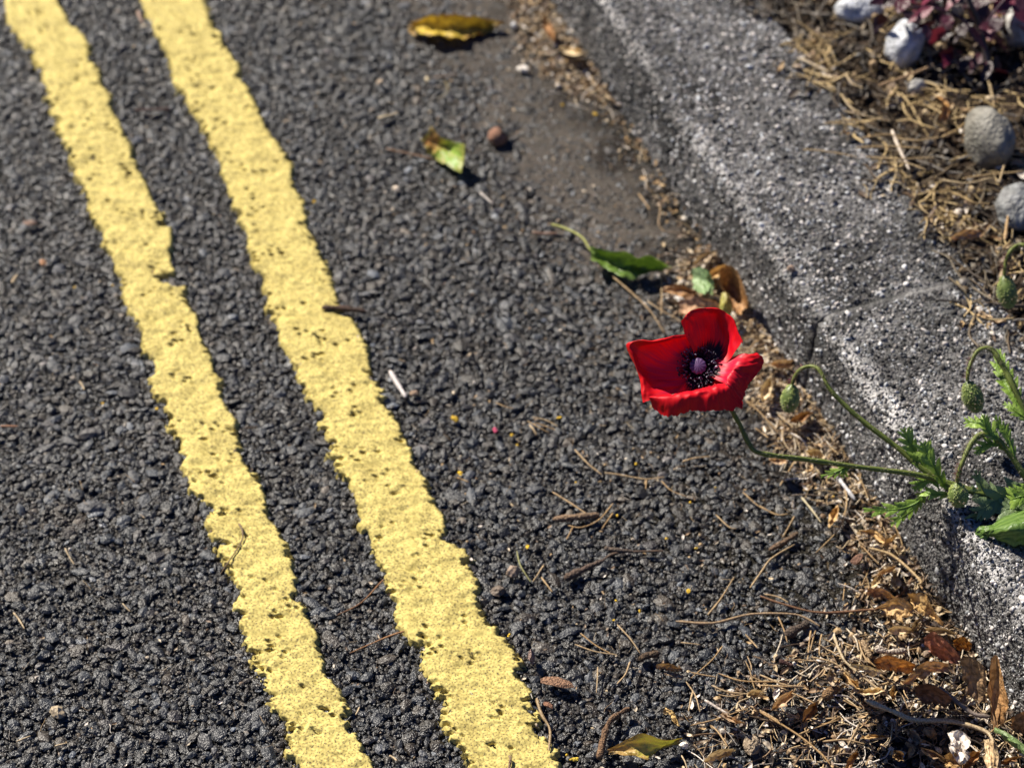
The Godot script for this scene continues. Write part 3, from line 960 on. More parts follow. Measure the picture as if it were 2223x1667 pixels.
	var stalks := [
		[stem_pts, 0.0015, "flower_stalk"],
		[pxh([[1720,834,11.6],[1727,816,12.0],[1740,801,12.4],[1760,795,12.6],[1777,801,12.7],[1790,822,12.5],[1800,842,12.2],[1829,874,11.6],[1881,920,10.8],[1948,971,9.9],[2013,1025,9.0],[2080,1060,8.2],[2240,1085,7.5],[2420,1060,7.0]]), 0.0015, "bud_stalk"],
		[pxh([[2181,598,11.8],[2185,567,12.4],[2194,546,12.9],[2209,533,13.1],[2224,533,13.2],[2248,548,13.0],[2270,610,12.6],[2290,720,11.0],[2310,850,9.6],[2340,960,8.4],[2420,1060,7.0]]), 0.0015, "bud_stalk"],
		[pxh([[2101,828,11.6],[2104,801,12.0],[2113,778,12.3],[2125,761,12.6],[2142,755,12.7],[2156,761,12.6],[2168,778,12.4],[2182,802,12.0],[2206,850,11.3],[2240,920,10.0],[2300,1010,8.4],[2420,1060,7.0]]), 0.0015, "bud_stalk"],
		[pxh([[2079,1047,9.2],[2083,1025,9.6],[2091,1002,10.1],[2104,973,10.5],[2117,953,10.8],[2130,944,10.8],[2158,945,10.6],[2194,985,9.7],[2222,1027,8.9],[2260,1060,8.0],[2420,1060,7.0]]), 0.0017, "bud_stalk"],
	]
	var buds := [[], [[1721,832,11.5],[1712,897,9.9],0.0059], [[2181,596,11.7],[2193,672,9.8],0.0067], [[2100,826,11.5],[2125,896,9.8],0.0066], [[2078,1046,9.1],[2084,1103,7.75],0.0064]]
	for k in stalks.size():
		var mb := MB.new()
		tube(mb, stalks[k][0], stalks[k][1] * 0.82, stalks[k][1] * 1.25, 7, Color(.17, .20, .045), 6, 0.28, green)
		hairs(mb, stalks[k][0], stalks[k][1], 520, 0.0032, Color(.36, .32, .22), 0.02, 0.85)
		if k > 0: hairs(mb, stalks[k][0], stalks[k][1], 110, 0.003, Color(.22, .05, .06), 0.0, 0.18)
		var so2 := build(mb, stalks[k][2], M.green, plant)
		if k > 0:
			var b: Array = buds[k]
			var bm := bud_mesh(at(b[0][0], b[0][1], b[0][2] * 0.01), at(b[1][0], b[1][1], b[1][2] * 0.01), b[2])
			build(bm, "bud", M.bud_skin, so2)
	# leaves
	var g1 := Color(.16, .27, .035); var g2 := Color(.30, .43, .075); var grey := Color(.13, .19, .085); var grey2 := Color(.2, .27, .12)
	var up := Vector3(0, 0.8, 0.5)
	for lf in [
		[[[2040,1062,8.2],[2000,1000,9.4],[1975,960,10.3],[1962,932,10.9]], 0.0075, 6, g1, g2],
		[[[2055,1062,8.2],[2030,1015,9.6],[2012,985,10.2],[2006,962,10.7]], 0.007, 5, g1, g2],
		[[[2070,1066,8.2],[2035,1040,8.6],[2005,1045,8.2],[1985,1062,7.6]], 0.006, 5, g1, g2],
		[[[2075,1072,8.0],[2030,1075,8.0],[2008,1068,7.8],[1992,1088,6.4]], 0.005, 4, g1, g2],
		[[[2012,1072,7.9],[1990,1092,7.2],[1950,1105,6.9],[1878,1108,6.7]], 0.0052, 7, g1, g2],
		[[[2010,1078,7.8],[1985,1105,6.6],[1960,1122,5.9],[1936,1138,5.4]], 0.0045, 5, g1, g2],
		[[[1850,1012,10.6],[1832,1018,10.6],[1812,1026,10.4],[1784,1034,10.2]], 0.0035, 4, g1, g2],
		[[[1838,1012,10.7],[1834,1022,10.3],[1832,1036,9.9]], 0.003, 3, g1, g2],
		[[[2222,900,10.4],[2205,850,11.2],[2185,800,11.8],[2170,760,12.2]], 0.0052, 6, g1, g2],
		[[[2226,905,10.4],[2200,860,11.0],[2172,815,11.2],[2162,775,11.4]], 0.005, 6, g1, g2],
		[[[2260,930,9.8],[2225,905,10.4],[2200,888,10.6],[2182,876,10.6]], 0.004, 5, g1, g2],
		[[[2170,955,10.6],[2150,930,11.0],[2125,918,11.0],[2098,914,10.9]], 0.006, 6, g1, g2],
		[[[2165,955,10.6],[2150,942,10.9],[2140,922,11.4],[2136,902,11.8]], 0.005, 5, g1, g2],
		[[[2192,980,9.8],[2160,962,10.0],[2135,968,9.8],[2120,985,9.5]], 0.005, 5, g1, g2],
		[[[2205,995,9.6],[2192,955,10.4],[2178,930,10.9],[2162,905,11.4]], 0.0045, 6, g1, g2],
		[[[2300,1085,7.8],[2230,1075,8.0],[2170,1085,7.9],[2125,1110,7.6]], 0.012, 6, grey, grey2],
		[[[2290,1100,7.6],[2200,1090,7.7],[2150,1075,7.9],[2112,1060,8.3]], 0.008, 6, grey, grey2],
		[[[2190,1098,7.6],[2140,1105,7.6],[2125,1120,7.2],[2118,1142,6.6]], 0.007, 5, grey, grey2],
		[[[2140,1070,8.0],[2132,1055,8.6],[2125,1040,9.0],[2119,1022,9.6]], 0.004, 4, grey, grey2],
		[[[2290,1060,8.2],[2240,1075,8.6],[2215,1078,8.8],[2195,1085,8.4]], 0.010, 6, g1, g2],
		[[[2290,1100,7.8],[2230,1108,7.8],[2190,1104,7.8],[2172,1116,7.5]], 0.009, 6, grey, grey2],
	]:
		var mb := lobed_leaf(pxh(lf[0]), lf[1], lf[2], up + Vector3(rr(-.3, .3), 0, rr(-.2, .2)), lf[3], lf[4], rng.randi())
		build(mb, "leaf", M.leaf, plant)
	# a reddish runner along the kerb top
	var rn := MB.new()
	tube(rn, pxh([[2110,1062,7.6],[2160,1072,7.5],[2260,1075,7.4],[2420,1060,7.0]]), 0.0016, 0.002, 7, Color(.26, .13, .08))
	build(rn, "runner", M.green, plant)
	# broad leaved seedling
	var weed := node_at("broadleaf_weed", at(2300, 1130, KERB_H))
	tag(weed, "broad smooth bright green leaf drooping over the kerb edge", "weed")
	var sh := func(u: float, v: float) -> Color:
		var vein := absf(fmod(v * 7.0 + 0.4 * sin(u * 3.0), 1.0) - 0.5) * 2.0
		return Color(.085, .165, .026).lerp(Color(.20, .31, .07), pow(vein, 3.0)) * (1.0 + 0.2 * nz.get_noise_2d(u * 90, v * 300))
	for g in [[[[2300,1125,7.6],[2240,1105,8.2],[2190,1118,8.0],[2152,1140,7.5]], [[2300,1140,8.0],[2240,1135,8.8],[2190,1148,8.5],[2146,1158,7.4]], [[2300,1180,7.4],[2240,1185,7.5],[2195,1180,7.4],[2152,1160,7.2]]],
			[[[2180,1125,7.6],[2150,1140,7.7],[2130,1142,7.5],[2119,1150,7.2]], [[2180,1140,7.7],[2155,1152,7.8],[2135,1156,7.4],[2121,1158,7.1]], [[2180,1150,7.3],[2160,1164,7.3],[2140,1168,7.1],[2126,1164,7.0]]]]:
		var ctrl := []
		for row in g: ctrl.append(pxh(row))
		var mb := MB.new()
		sheet(mb, ctrl, 30, 28, sh, 0.0016, 0.0, 3.0)
		build(mb, "leaf", M.leaf, weed)
	var wr := MB.new()
	tube(wr, pxh([[2200,1130,7.5],[2260,1132,7.4],[2300,1130,6.9]]), 0.0012, 0.0015, 6, Color(.15, .2, .05))
	build(wr, "stalk", M.green, weed)

# ---------------------------------------------------------------- single fallen things
const MARKS := [1500,800,"the red poppy flower", 1270,1236,"the split bark chip", 1250,1125,"the tapered seed pod", 1204,1484,"the flat bark flake", 1396,1620,"the creased yellow green leaf", 1345,570,"the wavy green leaf", 960,320,"the half brown leaf", 1072,293,"the nut shell", 965,55,"the curled yellow leaf", 1310,1600,"the knobbly twig", 1629,1334,"the wavy pale stem", 1400,1425,"the dark bark lump", 1700,1178,"the slanting bark strip", 1838,1060,"the white strip", 1764,1108,"the pale greenish straw", 1717,866,"the nodding bud", 1862,1220,"the broken wood block", 1925,1320,"the tan leaves", 1930,1440,"the orange brown leaf", 1732,1366,"the thick fibrous bark", 1870,1480,"the forked straw", 1632,1624,"the grey brown chunk", 2000,1565,"the thick woody stem", 1530,1535,"the pale splinter", 862,832,"the white stick", 1113,1248,"the tan brown stone", 1463,1462,"the mottled flake", 750,672,"the dark pod on the line", 1076,938,"the magenta scrap", 2146,296,"the large grey brown pebble", 2214,448,"the dark grey pebble", 1966,96,"the bluish white pebble", 1955,325,"the whitish straw", 2150,120,"the purple weed", 330,238,"the dark reddish stick", 200,1108,"the long grey stone", 127,1550,"the pale tan stone", 800,1380,"the hooked needle", 505,1190,"the curved dark needle"]

func near_what(px: float, py: float) -> String:
	var best := 1e9
	var what := ""
	for k in range(0, MARKS.size(), 3):
		var q := Vector2(MARKS[k] - px, MARKS[k + 1] - py).length()
		if q < best: best = q; what = MARKS[k + 2]
	return what

func shape_words(list: Array) -> String:               # "short curved" and the like, from the traced points
	var n := list.size()
	var chord := Vector2(list[n - 2] - list[0], list[n - 1] - list[1]).length()
	var long := 0.0
	for k in range(0, n - 2, 2): long += Vector2(list[k + 2] - list[k], list[k + 3] - list[k + 1]).length()
	return ("short " if long < 48 else ("long " if long > 105 else "")) + ("curved" if long > chord * 1.045 else "straight")

func needle(list: Array, r: float, col: Color, label: String, group: String, y := 0.0026, called := "dry_needle", cat := "needle") -> void:
	var pts := []
	for k in range(0, list.size(), 2):
		var p := at(list[k], list[k + 1], y)
		var q := sd(p)
		p.y = y + rr(0, 0.0012) + maxf(0.0, silt_depth(q.x, q.y) - 0.0045)
		pts.append(at(list[k], list[k + 1], p.y))
	var mb := MB.new()
	tube(mb, pts, r, r * rr(0.6, 0.85), 6, col * rr(0.9, 1.1), 6, 0.35, col * rr(0.6, 1.0))
	thing(mb, called, M.straw, label, cat, group)

func fallen(grid: Array, c1: Color, c2: Color, called: String, label: String, cat: String, opts := {}) -> void:
	var ctrl := []
	for row in grid:
		var out := []
		for q in row: out.append(at(q[0], q[1], opts.get("y", 0.003) + q[2] * 0.01))
		ctrl.append(out)
	var seed := rr(0, 50)
	var rim: Color = opts.get("rim", c2)
	var shade := func(u: float, v: float) -> Color:
		var n := nz.get_noise_2d(u * 260 + seed * 20, v * 200)
		var c: Color = c1.lerp(c2, clampf(smoothstep(0.1, 0.9, u) + 0.7 * n, 0, 1)) * (1.0 if opts.get("fresh", false) else 1.6)
		var vein := pow(clampf(1.0 - absf(v - 0.5) * 22.0, 0, 1), 1.0)
		if minf(minf(u, 1 - u), minf(v, 1 - v)) < 0.06 + 0.04 * n: c = c.lerp(rim, 0.7)
		return c.lerp(c * 1.5, vein * 0.6)
	var mb := MB.new()
	sheet(mb, ctrl, opts.get("nu", 26), opts.get("nv", 16), shade, opts.get("ruffle", 0.0022), opts.get("rag", 0.0), seed)
	var o := thing(mb, called, M.leaf if opts.get("fresh", false) else M.dead_leaf, label, cat, opts.get("group", ""))
	if opts.has("stalk"):
		var sm := MB.new()
		var pts := []
		for q in opts.stalk: pts.append(at(q[0], q[1], opts.get("y", 0.003) + q[2] * 0.01))
		tube(sm, pts, 0.0011, 0.0008, 6, opts.get("stalk_col", c1), 6)
		build(sm, "stalk", M.straw, o)

func chip(px: float, py: float, lx: float, ly: float, ang: float, col: Color, called: String, label: String, cat: String, tall := 0.6, y := 0.0, group := "", cuts := 9) -> void:
	# a splinter or stone seen lx by ly pixels large, turned by ang on the road
	var p := at(px, py, y)
	var k := (p - eye).dot(fwd) * HALF / (PH / 2.0)
	var a := lx * k / 2; var b := ly * k / 2
	var basis := Basis.from_euler(Vector3(rr(-0.12, 0.12), ang, rr(-0.12, 0.12)))
	var mb := MB.new()
	var r := RandomNumberGenerator.new()
	r.seed = int(px * 7 + py)
	rock(mb, p + Vector3(0, b * tall * 0.75, 0), Vector3(a, b * tall, b), basis, cuts, r, col, 0.08)
	thing(mb, called, M.bark if cat != "stone" else M.pebble, label, cat, group, true)

func bark_strip(list: Array, wpx: float, col: Color, label: String, y := 0.004, called := "bark_strip") -> void:
	var pts := []
	for k in range(0, list.size(), 2): pts.append(at(list[k], list[k + 1], y))
	var kk: float = (pts[0] - eye).dot(fwd) * HALF / (PH / 2.0)
	var mb := MB.new()
	tube(mb, pts, wpx * kk / 2, wpx * kk / 2 * 0.75, 7, col, 7, 0.55, col * 0.7)
	thing(mb, called, M.bark, label, "bark")

func make_fallen() -> void:
	var tan := Color(.40, .25, .10); var cream := Color(.55, .43, .26); var brown := Color(.20, .095, .035); var dark := Color(.07, .04, .025)
	var G := "dry needles scattered on the asphalt"
	for n in [[1260,1375,1295,1402,1325,1418], [1248,1399,1290,1414,1340,1422], [1340,1356,1368,1386,1390,1418], [1368,1437,1358,1464,1340,1485], [1298,1448,1297,1476,1295,1504], [1569,1403,1545,1434,1501,1472], [1537,1335,1564,1302,1594,1253], [1619,1377,1632,1392,1645,1406], [1175,1253,1187,1269,1199,1285], [1248,976,1276,1006,1306,1030], [1312,1026,1358,1033,1401,1040,1442,1036], [1436,1044,1458,1065,1491,1078], [1145,914,1168,927,1192,939], [1165,919,1186,926,1206,933], [1149,922,1158,932,1165,945], [1482,1002,1512,994,1542,991], [1199,1068,1238,1092,1276,1117], [1613,1068,1651,1101,1697,1120], [1554,1117,1583,1144,1599,1148], [1233,1141,1263,1145,1301,1128,1331,1093], [1331,1114,1318,1132,1306,1150], [1244,1144,1237,1158,1230,1171], [1181,1227,1169,1245,1157,1263], [1629,1276,1670,1220,1700,1196], [1725,1002,1710,1028,1694,1054], [1650,1098,1684,1117,1711,1116], [1725,1121,1712,1145,1699,1168], [1650,1245,1676,1212,1725,1182], [1836,1266,1833,1285,1831,1304], [1690,1339,1702,1366,1710,1395], [1761,1369,1757,1400,1754,1434], [1771,1369,1765,1390,1760,1412], [1785,1377,1780,1400,1780,1424], [1400,1052,1404,1040,1402,1062], [1155,905,1185,912,1210,925], [1076,874,1095,882,1114,887], [992,1037,1005,1042,1017,1046], [1386,420,1398,436,1411,455], [1406,654,1440,676,1478,696], [1436,594,1437,640,1436,683], [1331,601,1372,636,1411,674,1443,723], [1660,1290,1690,1296,1712,1308], [1478,1395,1500,1397,1520,1400]]:
		needle(n, rr(0.0005, 0.0007), tan.lerp(cream, rng.randf() * 0.7), "%s dry needle on the asphalt by %s" % [shape_words(n), near_what(n[2], n[3])], G)
	var G2 := "dry needles in the kerb litter"
	for n in [[1831,1046,1839,1082,1834,1118,1816,1155,1772,1200], [1699,932,1702,958,1720,984], [1816,1186,1829,1191,1844,1173], [1873,1186,1890,1205,1909,1225], [1997,1269,2012,1288,2030,1305], [1865,1390,1875,1421,1901,1447], [1761,1426,1811,1439,1849,1468], [1800,1411,1818,1422,1836,1431], [1650,1465,1702,1486,1746,1491], [1735,1594,1778,1578,1821,1563], [1868,1570,1856,1592,1842,1618], [1787,1610,1836,1606,1878,1615], [1831,1520,1850,1530,1872,1538], [1716,1503,1742,1514,1770,1528], [1650,1488,1700,1490,1748,1492], [1787,1463,1808,1470,1830,1476], [1935,1480,1900,1492,1860,1505], [1900,1455,1930,1478,1962,1488], [1560,1508,1588,1512,1625,1505], [1500,1460,1530,1466,1556,1470], [1560,1462,1610,1478,1680,1480], [1545,1488,1580,1502,1628,1507], [1500,1575,1560,1560,1625,1537], [1630,1533,1665,1550,1700,1571], [1490,1480,1510,1510,1520,1545], [1505,1500,1500,1520,1495,1545], [1580,1620,1560,1590,1545,1575], [1600,1540,1604,1525,1625,1515], [1950,1560,1946,1580,1948,1600], [1760,1560,1790,1572,1830,1552], [1735,1560,1700,1545,1655,1538], [1480,1640,1488,1655,1495,1680], [1868,1405,1880,1430,1890,1440], [1940,1370,1948,1380,1952,1392], [1900,1372,1912,1378,1922,1388], [1690,900,1720,925,1760,955], [1620,870,1650,895,1690,940], [1640,930,1655,940,1668,950]]:
		needle(n, rr(0.0005, 0.0008), tan.lerp(cream, rng.randf()), "%s dry needle in the kerb litter by %s" % [shape_words(n), near_what(n[2], n[3])], G2, 0.006)
	# needles and sticks that stand apart
	needle([518,1136,526,1155,521,1180,477,1247], 0.0007, Color(.16, .10, .05), "curved dark brown needle lying across the yellow line farther from kerb", "", 0.0036)
	needle([832,1258,783,1309,730,1336], 0.0006, Color(.30, .14, .05), "straight reddish needle between the lines touching the notched line edge", "")
	needle([878,1370,835,1385,759,1418], 0.0007, Color(.36, .18, .07), "reddish needle with hooked end between the yellow lines", "")
	needle([1650,1545,1728,1592,1780,1633,1803,1659], 0.0008, tan, "long straight tan stalk crossing the litter drift", "", 0.008, "dry_stalk", "stalk")
	needle([1467,1349,1547,1353,1629,1334,1715,1333,1748,1341,1780,1359], 0.0010, Color(.36, .25, .14), "long wavy pale brown stem lying on the asphalt", "", 0.003, "dry_stalk", "stalk")
	needle([1650,1294,1702,1312,1780,1330,1883,1324,1909,1319,1961,1286,1984,1250], 0.0009, Color(.22, .11, .05), "long dark brown stem bending up to the tan leaves", "", 0.005, "dry_stalk", "stalk")
	needle([1811,1380,1826,1418,1847,1447,1935,1517], 0.0011, cream, "forked cream straw lying on the litter drift", "", 0.008, "dry_stalk", "stalk")
	needle([1878,1519,1948,1548,1987,1563,2064,1566,2132,1584,2155,1605,2171,1664,2180,1720], 0.0017, Color(.55, .43, .26), "thick cream woody stem arching over the leaf pile", "", 0.014, "dry_stalk", "stalk")
	needle([2039,1491,2077,1522,2116,1550,2150,1556], 0.0016, Color(.22, .18, .15), "grey woody stalk leaning in the leaf pile", "", 0.018, "dry_stalk", "stalk")
	needle([1888,1190,1940,1207,1997,1258,1997,1269], 0.0011, Color(.5, .36, .18), "bent yellowish straw resting against the kerb face", "", 0.010, "dry_stalk", "stalk")
	needle([1741,1080,1764,1108,1783,1134], 0.0009, Color(.55, .48, .30), "short pale greenish straw on dark gutter dirt", "", 0.003, "dry_stalk", "stalk")
	needle([1122,1196,1130,1228,1152,1263], 0.0006, Color(.26, .26, .09), "thin greenish curved stalk beside the small tan stone", "", 0.003, "dry_stalk", "stalk")
	needle([1309,1215,1344,1200,1439,1196], 0.0009, Color(.10, .06, .035), "dark thin stem trailing from the split bark chip", "", 0.003, "dry_stalk", "stalk")
	needle([1165,1516,1176,1551,1194,1584,1192,1630], 0.0011, Color(.34, .24, .12), "tan curved stem touching the yellow line edge", "", 0.0035, "dry_stalk", "stalk")
	needle([837,323,890,334,948,347], 0.0009, Color(.30, .17, .09), "thin brown stem under the green and brown leaf", "", 0.003, "dry_stalk", "stalk")
	needle([290,239,330,238,369,236], 0.0013, Color(.10, .04, .025), "dark reddish stick lying crosswise between the yellow lines", "", 0.003, "dry_stalk", "stalk")
	needle([821,258,843,252,864,245], 0.0018, Color(.60, .50, .32), "short thick cream straw on open asphalt", "", 0.003, "dry_stalk", "stalk")
	needle([298,24,303,38,309,50], 0.0015, Color(.42, .28, .2), "short pinkish straw next to white chip between the lines", "", 0.003, "dry_stalk", "stalk")
	needle([940,168,965,165,990,162], 0.0007, Color(.3, .18, .1), "thin brown stem beside a cream husk on open asphalt", "", 0.003, "dry_stalk", "stalk")
	needle([965,175,972,190,965,207,948,214], 0.0006, Color(.3, .24, .1), "thin looped olive stem lying on open asphalt", "", 0.004, "dry_stalk", "stalk")
	needle([1042,418,1056,430,1068,442], 0.0011, Color(.6, .55, .5), "short whitish straw on the asphalt beside gutter dust", "", 0.003, "dry_stalk", "stalk")
	needle([1155,505,1182,508,1210,507], 0.0018, Color(.24, .14, .09), "brown stick at the tip of the long leaf stalk", "", 0.003, "dry_stalk", "stalk")
	needle([0,925,20,925,38,925], 0.0008, Color(.42, .2, .1), "short reddish straw on asphalt outside the yellow lines", "", 0.003, "dry_stalk", "stalk")
	needle([846,805,862,832,881,862], 0.0019, Color(.68, .64, .62), "chalky white stick beside the yellow line", "", 0.004, "white_stick", "stick")
	needle([1818,1036,1838,1060,1857,1085], 0.0016, Color(.74, .74, .76), "bright white strip lying at the kerb foot under poppy stem", "", 0.006, "white_strip", "strip")
	needle([1530,1520,1555,1535,1580,1550], 0.0012, Color(.66, .58, .5), "straight pale splinter in the white husk patch", "", 0.006, "dry_stalk", "stalk")
	for n in [[35,1610,50,1604,65,1598], [28,1330,40,1345,52,1365], [265,1310,272,1318,282,1328], [845,1640,855,1646,862,1652], [780,1535,776,1545,772,1552], [118,1620,145,1613], [172,828,178,838,182,846], [140,1190,150,1210,160,1225]]:
		needle(n, rr(0.0005, 0.0008), cream, "tiny %s cream straw bit among road stones near %s" % [shape_words(n), near_what(n[2], n[3])], "straw bits among road stones", 0.0022, "straw_bit", "straw")
	# twigs and bark
	bark_strip([1301,1646,1310,1605,1325,1565,1366,1537], 17, Color(.21, .12, .06), "knobbly brown twig standing out beside the yellowish leaf", 0.006, "twig")
	bark_strip([1390,1434,1400,1425,1432,1418], 16, Color(.12, .075, .04), "small dark brown bark lump under a slanting needle")
	bark_strip([1227,1256,1268,1236,1312,1216], 18, Color(.13, .085, .06), "split brown bark chip with dark shadowed side")
	bark_strip([1312,1190,1336,1194,1372,1196], 11, Color(.16, .12, .09), "small grey brown bark sliver behind split bark chip")
	bark_strip([1671,1194,1700,1178,1733,1157], 13, Color(.19, .12, .07), "slanting brown bark strip near the gutter")
	bark_strip([1707,1380,1730,1366,1757,1352], 22, Color(.10, .07, .05), "thick dark fibrous bark piece below the wavy stem")
	bark_strip([1692,1436,1708,1440,1722,1446], 15, Color(.07, .025, .018), "dark reddish bark scrap on the asphalt")
	bark_strip([1901,1407,1930,1416,1969,1412], 19, Color(.52, .45, .37), "pale grey bark roll lying on orange leaf", 0.012)
	bark_strip([1200,1128,1250,1123,1300,1117], 15, Color(.30, .20, .12), "tapered tan seed pod under a straight needle", 0.004, "seed_pod")
	bark_strip([698,668,740,669,794,676], 13, Color(.10, .055, .035), "dark brown pod lying on the yellow line nearer the kerb", 0.005, "seed_pod")
	bark_strip([1872,1390,1882,1410,1893,1428], 15, Color(.42, .30, .17), "cream brown husk standing beside pale bark roll", 0.008, "seed_pod")
	bark_strip([1789,1517,1805,1502,1824,1492], 22, Color(.24, .14, .06), "rough brown bark piece in the litter drift", 0.007)
	bark_strip([1100,1690,1108,1650,1105,1640], 8, Color(.3, .2, .12), "short brown sliver at the yellow line end")
	chip(1862, 1220, 42, 36, 0.4, Color(.19, .10, .065), "wood_block", "broken reddish brown wood block at the kerb foot", "wood", 0.8, 0.003)
	chip(1204, 1484, 92, 34, -0.35, Color(.27, .15, .09), "bark_flake", "flat reddish bark flake touching the yellow line edge", "bark", 0.35, 0.003)
	chip(1154, 1434, 20, 40, 0.1, Color(.34, .24, .22), "bark_flake", "small pinkish grey chip standing by the yellow bulge", "bark", 1.2, 0.001)
	chip(1190, 1533, 34, 20, -0.3, Color(.30, .15, .09), "bark_flake", "small orange brown flake beside the yellow line", "bark", 0.5, 0.002)
	chip(1632, 1624, 62, 50, 0.7, Color(.33, .26, .18), "bark_flake", "ragged grey brown fibrous chunk near the yellowish leaf", "bark", 0.6, 0.003)
	chip(1463, 1468, 60, 20, -0.3, Color(.30, .21, .13), "bark_flake", "mottled brown flake under a small tan leaf", "bark", 0.5, 0.003)
	chip(2018, 1594, 34, 30, 0.2, Color(.34, .22, .11), "bark_flake", "little ribbed brown cone in the leaf pile", "bark", 1.0, 0.010)
	chip(897, 857, 26, 20, 0.3, Color(.42, .30, .21), "bark_flake", "tan fragment at the end of the white stick", "bark", 0.6, 0.002)
	chip(65, 486, 46, 20, 0.1, Color(.34, .23, .17), "bark_flake", "tan brown fragment on asphalt outside the lines", "bark", 0.5, 0.002)
	chip(92, 574, 16, 26, 0.4, Color(.50, .27, .14), "bark_flake", "orange flake on asphalt outside the yellow lines", "bark", 0.5, 0.002)
	chip(33, 609, 12, 32, -0.5, Color(.55, .44, .28), "bark_flake", "cream splinter on asphalt outside the yellow lines", "bark", 0.5, 0.002)
	# loose stones
	chip(127, 1550, 40, 40, 0.2, Color(.40, .32, .21), "loose_stone", "pale tan angular stone set among dark road stones", "stone", 0.7, -0.001)
	chip(1114, 1248, 36, 32, 0.5, Color(.26, .19, .14), "loose_stone", "round tan brown stone beside the yellow line", "stone", 0.9, 0.001, "", 5)
	chip(1082, 1290, 36, 30, 0.1, Color(.13, .095, .07), "loose_stone", "smooth brown dome shaped stone beside the yellow line", "stone", 0.9, -0.001, "", 3)
	chip(200, 1108, 72, 40, -0.15, Color(.075, .077, .08), "loose_stone", "long dark grey stone larger than the rest of the road stones", "stone", 0.6, -0.003)
	chip(1116, 62, 22, 22, 0.1, Color(.8, .8, .8), "loose_stone", "small white stone by the straw drift", "stone", 0.9, 0.001, "", 4)
	chip(826, 184, 20, 20, 0.1, Color(.62, .48, .33), "loose_stone", "small cream round stone on open asphalt", "stone", 0.9, 0.001, "", 4)
	chip(1135, 153, 46, 22, -0.55, Color(.66, .6, .54), "loose_stone", "whitish oval chip at the edge of the straw drift", "stone", 0.6, 0.002)
	chip(312, 62, 24, 16, 0.1, Color(.7, .6, .44), "loose_stone", "small white chip touching the line between yellow lines", "stone", 0.7, 0.002)
	chip(861, 415, 20, 26, 0.5, Color(.62, .52, .40), "loose_stone", "cream wedge shaped chip on open asphalt", "stone", 0.7, 0.001)
	chip(928, 176, 16, 22, 0.4, Color(.58, .48, .3), "loose_stone", "cream husk chip beside the looped stem", "stone", 0.6, 0.001)
	chip(1718, 588, 22, 20, 0.4, Color(.30, .21, .15), "loose_stone", "tiny brown pebble resting on the kerb edge", "stone", 0.9, KERB_H)
	# yellow petals and flecks
	var flecks := [988,911,24, 1111,946,14, 999,1028,14, 1145,1189,17, 1215,908,15, 1123,966,9, 1381,1008,10, 1250,1048,8, 1447,1170,11, 1512,1191,10, 1340,1120,9, 1554,1059,8, 1499,1092,9, 1496,1285,19, 1337,1305,10, 1389,1328,12, 1333,1347,10, 1808,1080,13, 1787,936,11, 1230,1640,10, 1105,1380,12, 1220,228,12, 1292,248,12, 682,438,12, 244,620,10, 161,624,9, 222,876,9, 340,888,10]
	for k in range(0, flecks.size(), 3):
		chip(flecks[k], flecks[k + 1], flecks[k + 2], flecks[k + 2] * 0.75, rr(0, 3), Color(.72, .47, .03) * rr(0.75, 1.1), "yellow_fleck", "%s bright yellow fleck on the asphalt near %s" % ["tiny" if flecks[k + 2] < 12 else "small", near_what(flecks[k], flecks[k + 1])], "fleck", 0.5, 0.0016, "yellow flecks on the asphalt")
	chip(1248, 1650, 30, 16, 0.2, Color(.72, .52, .05), "yellow_fleck", "largest bright yellow fleck by the yellow line end", "fleck", 0.5, 0.0016)
	chip(1076, 938, 16, 26, 0.2, Color(.42, .05, .12), "petal_scrap", "tiny magenta petal scrap on the asphalt", "petal", 0.5, 0.002)
	# leaves
	fallen([[[890,50,.3],[930,35,1.0],[970,30,1.4],[1022,36,1.2],[1095,45,.4]], [[888,55,.2],[940,60,0],[985,64,0],[1032,58,0],[1094,48,.3]], [[888,60,.4],[925,76,.7],[985,85,.7],[1036,75,.4],[1096,51,.3]]], Color(.52, .38, .045), Color(.20, .15, .02), "curled_leaf", "curled yellow leaf with brown rim by the straw drift", "leaf", {"rim": Color(.30, .15, .04), "ruffle": 0.006, "rag": 0.12})
	fallen([[[936,272,1.5],[952,294,1.2],[974,303,1.2],[1010,314,1.8]], [[926,290,.9],[944,312,.3],[968,323,.2],[1006,345,1.0]], [[915,303,1.0],[926,327,.7],[950,344,.3],[1001,376,.5]]], Color(.46, .22, .08), Color(.22, .36, .05), "curled_leaf", "small folded leaf, half brown and half bright green", "leaf", {"rim": Color(.32, .3, .07), "fresh": true})
	fallen([[[1281,534,.8],[1325,545,1.4],[1358,546,2.2],[1385,560,1.7],[1412,555,2.1],[1453,578,.4]], [[1283,550,.5],[1318,566,.1],[1352,576,.4],[1385,580,.4],[1415,581,.4],[1454,580,.35]], [[1288,569,.8],[1318,585,.5],[1350,600,.6],[1388,595,.5],[1425,590,.3],[1456,582,.35]]], Color(.12, .20, .03), Color(.05, .10, .018), "curled_leaf", "wavy dark green leaf on a long yellowish stalk", "leaf", {"fresh": true, "rim": Color(.22, .33, .07), "nu": 34, "ruffle": 0.003, "stalk": [[1197,487,.2],[1225,495,.3],[1262,514,.6],[1283,545,.5]], "stalk_col": Color(.34, .36, .08)})
	fallen([[[1320,1626,.3],[1360,1606,.9],[1396,1592,1.8],[1440,1606,.9],[1482,1602,.5]], [[1322,1629,.2],[1365,1625,.4],[1402,1620,.7],[1440,1618,.4],[1480,1606,.4]], [[1324,1632,.3],[1370,1642,.6],[1406,1649,.4],[1432,1628,.2],[1478,1608,.4]]], Color(.42, .27, .09), Color(.42, .40, .06), "curled_leaf", "creased yellow green leaf with brown underside and pointed ends", "leaf", {"fresh": true, "rim": Color(.3, .17, .05)})
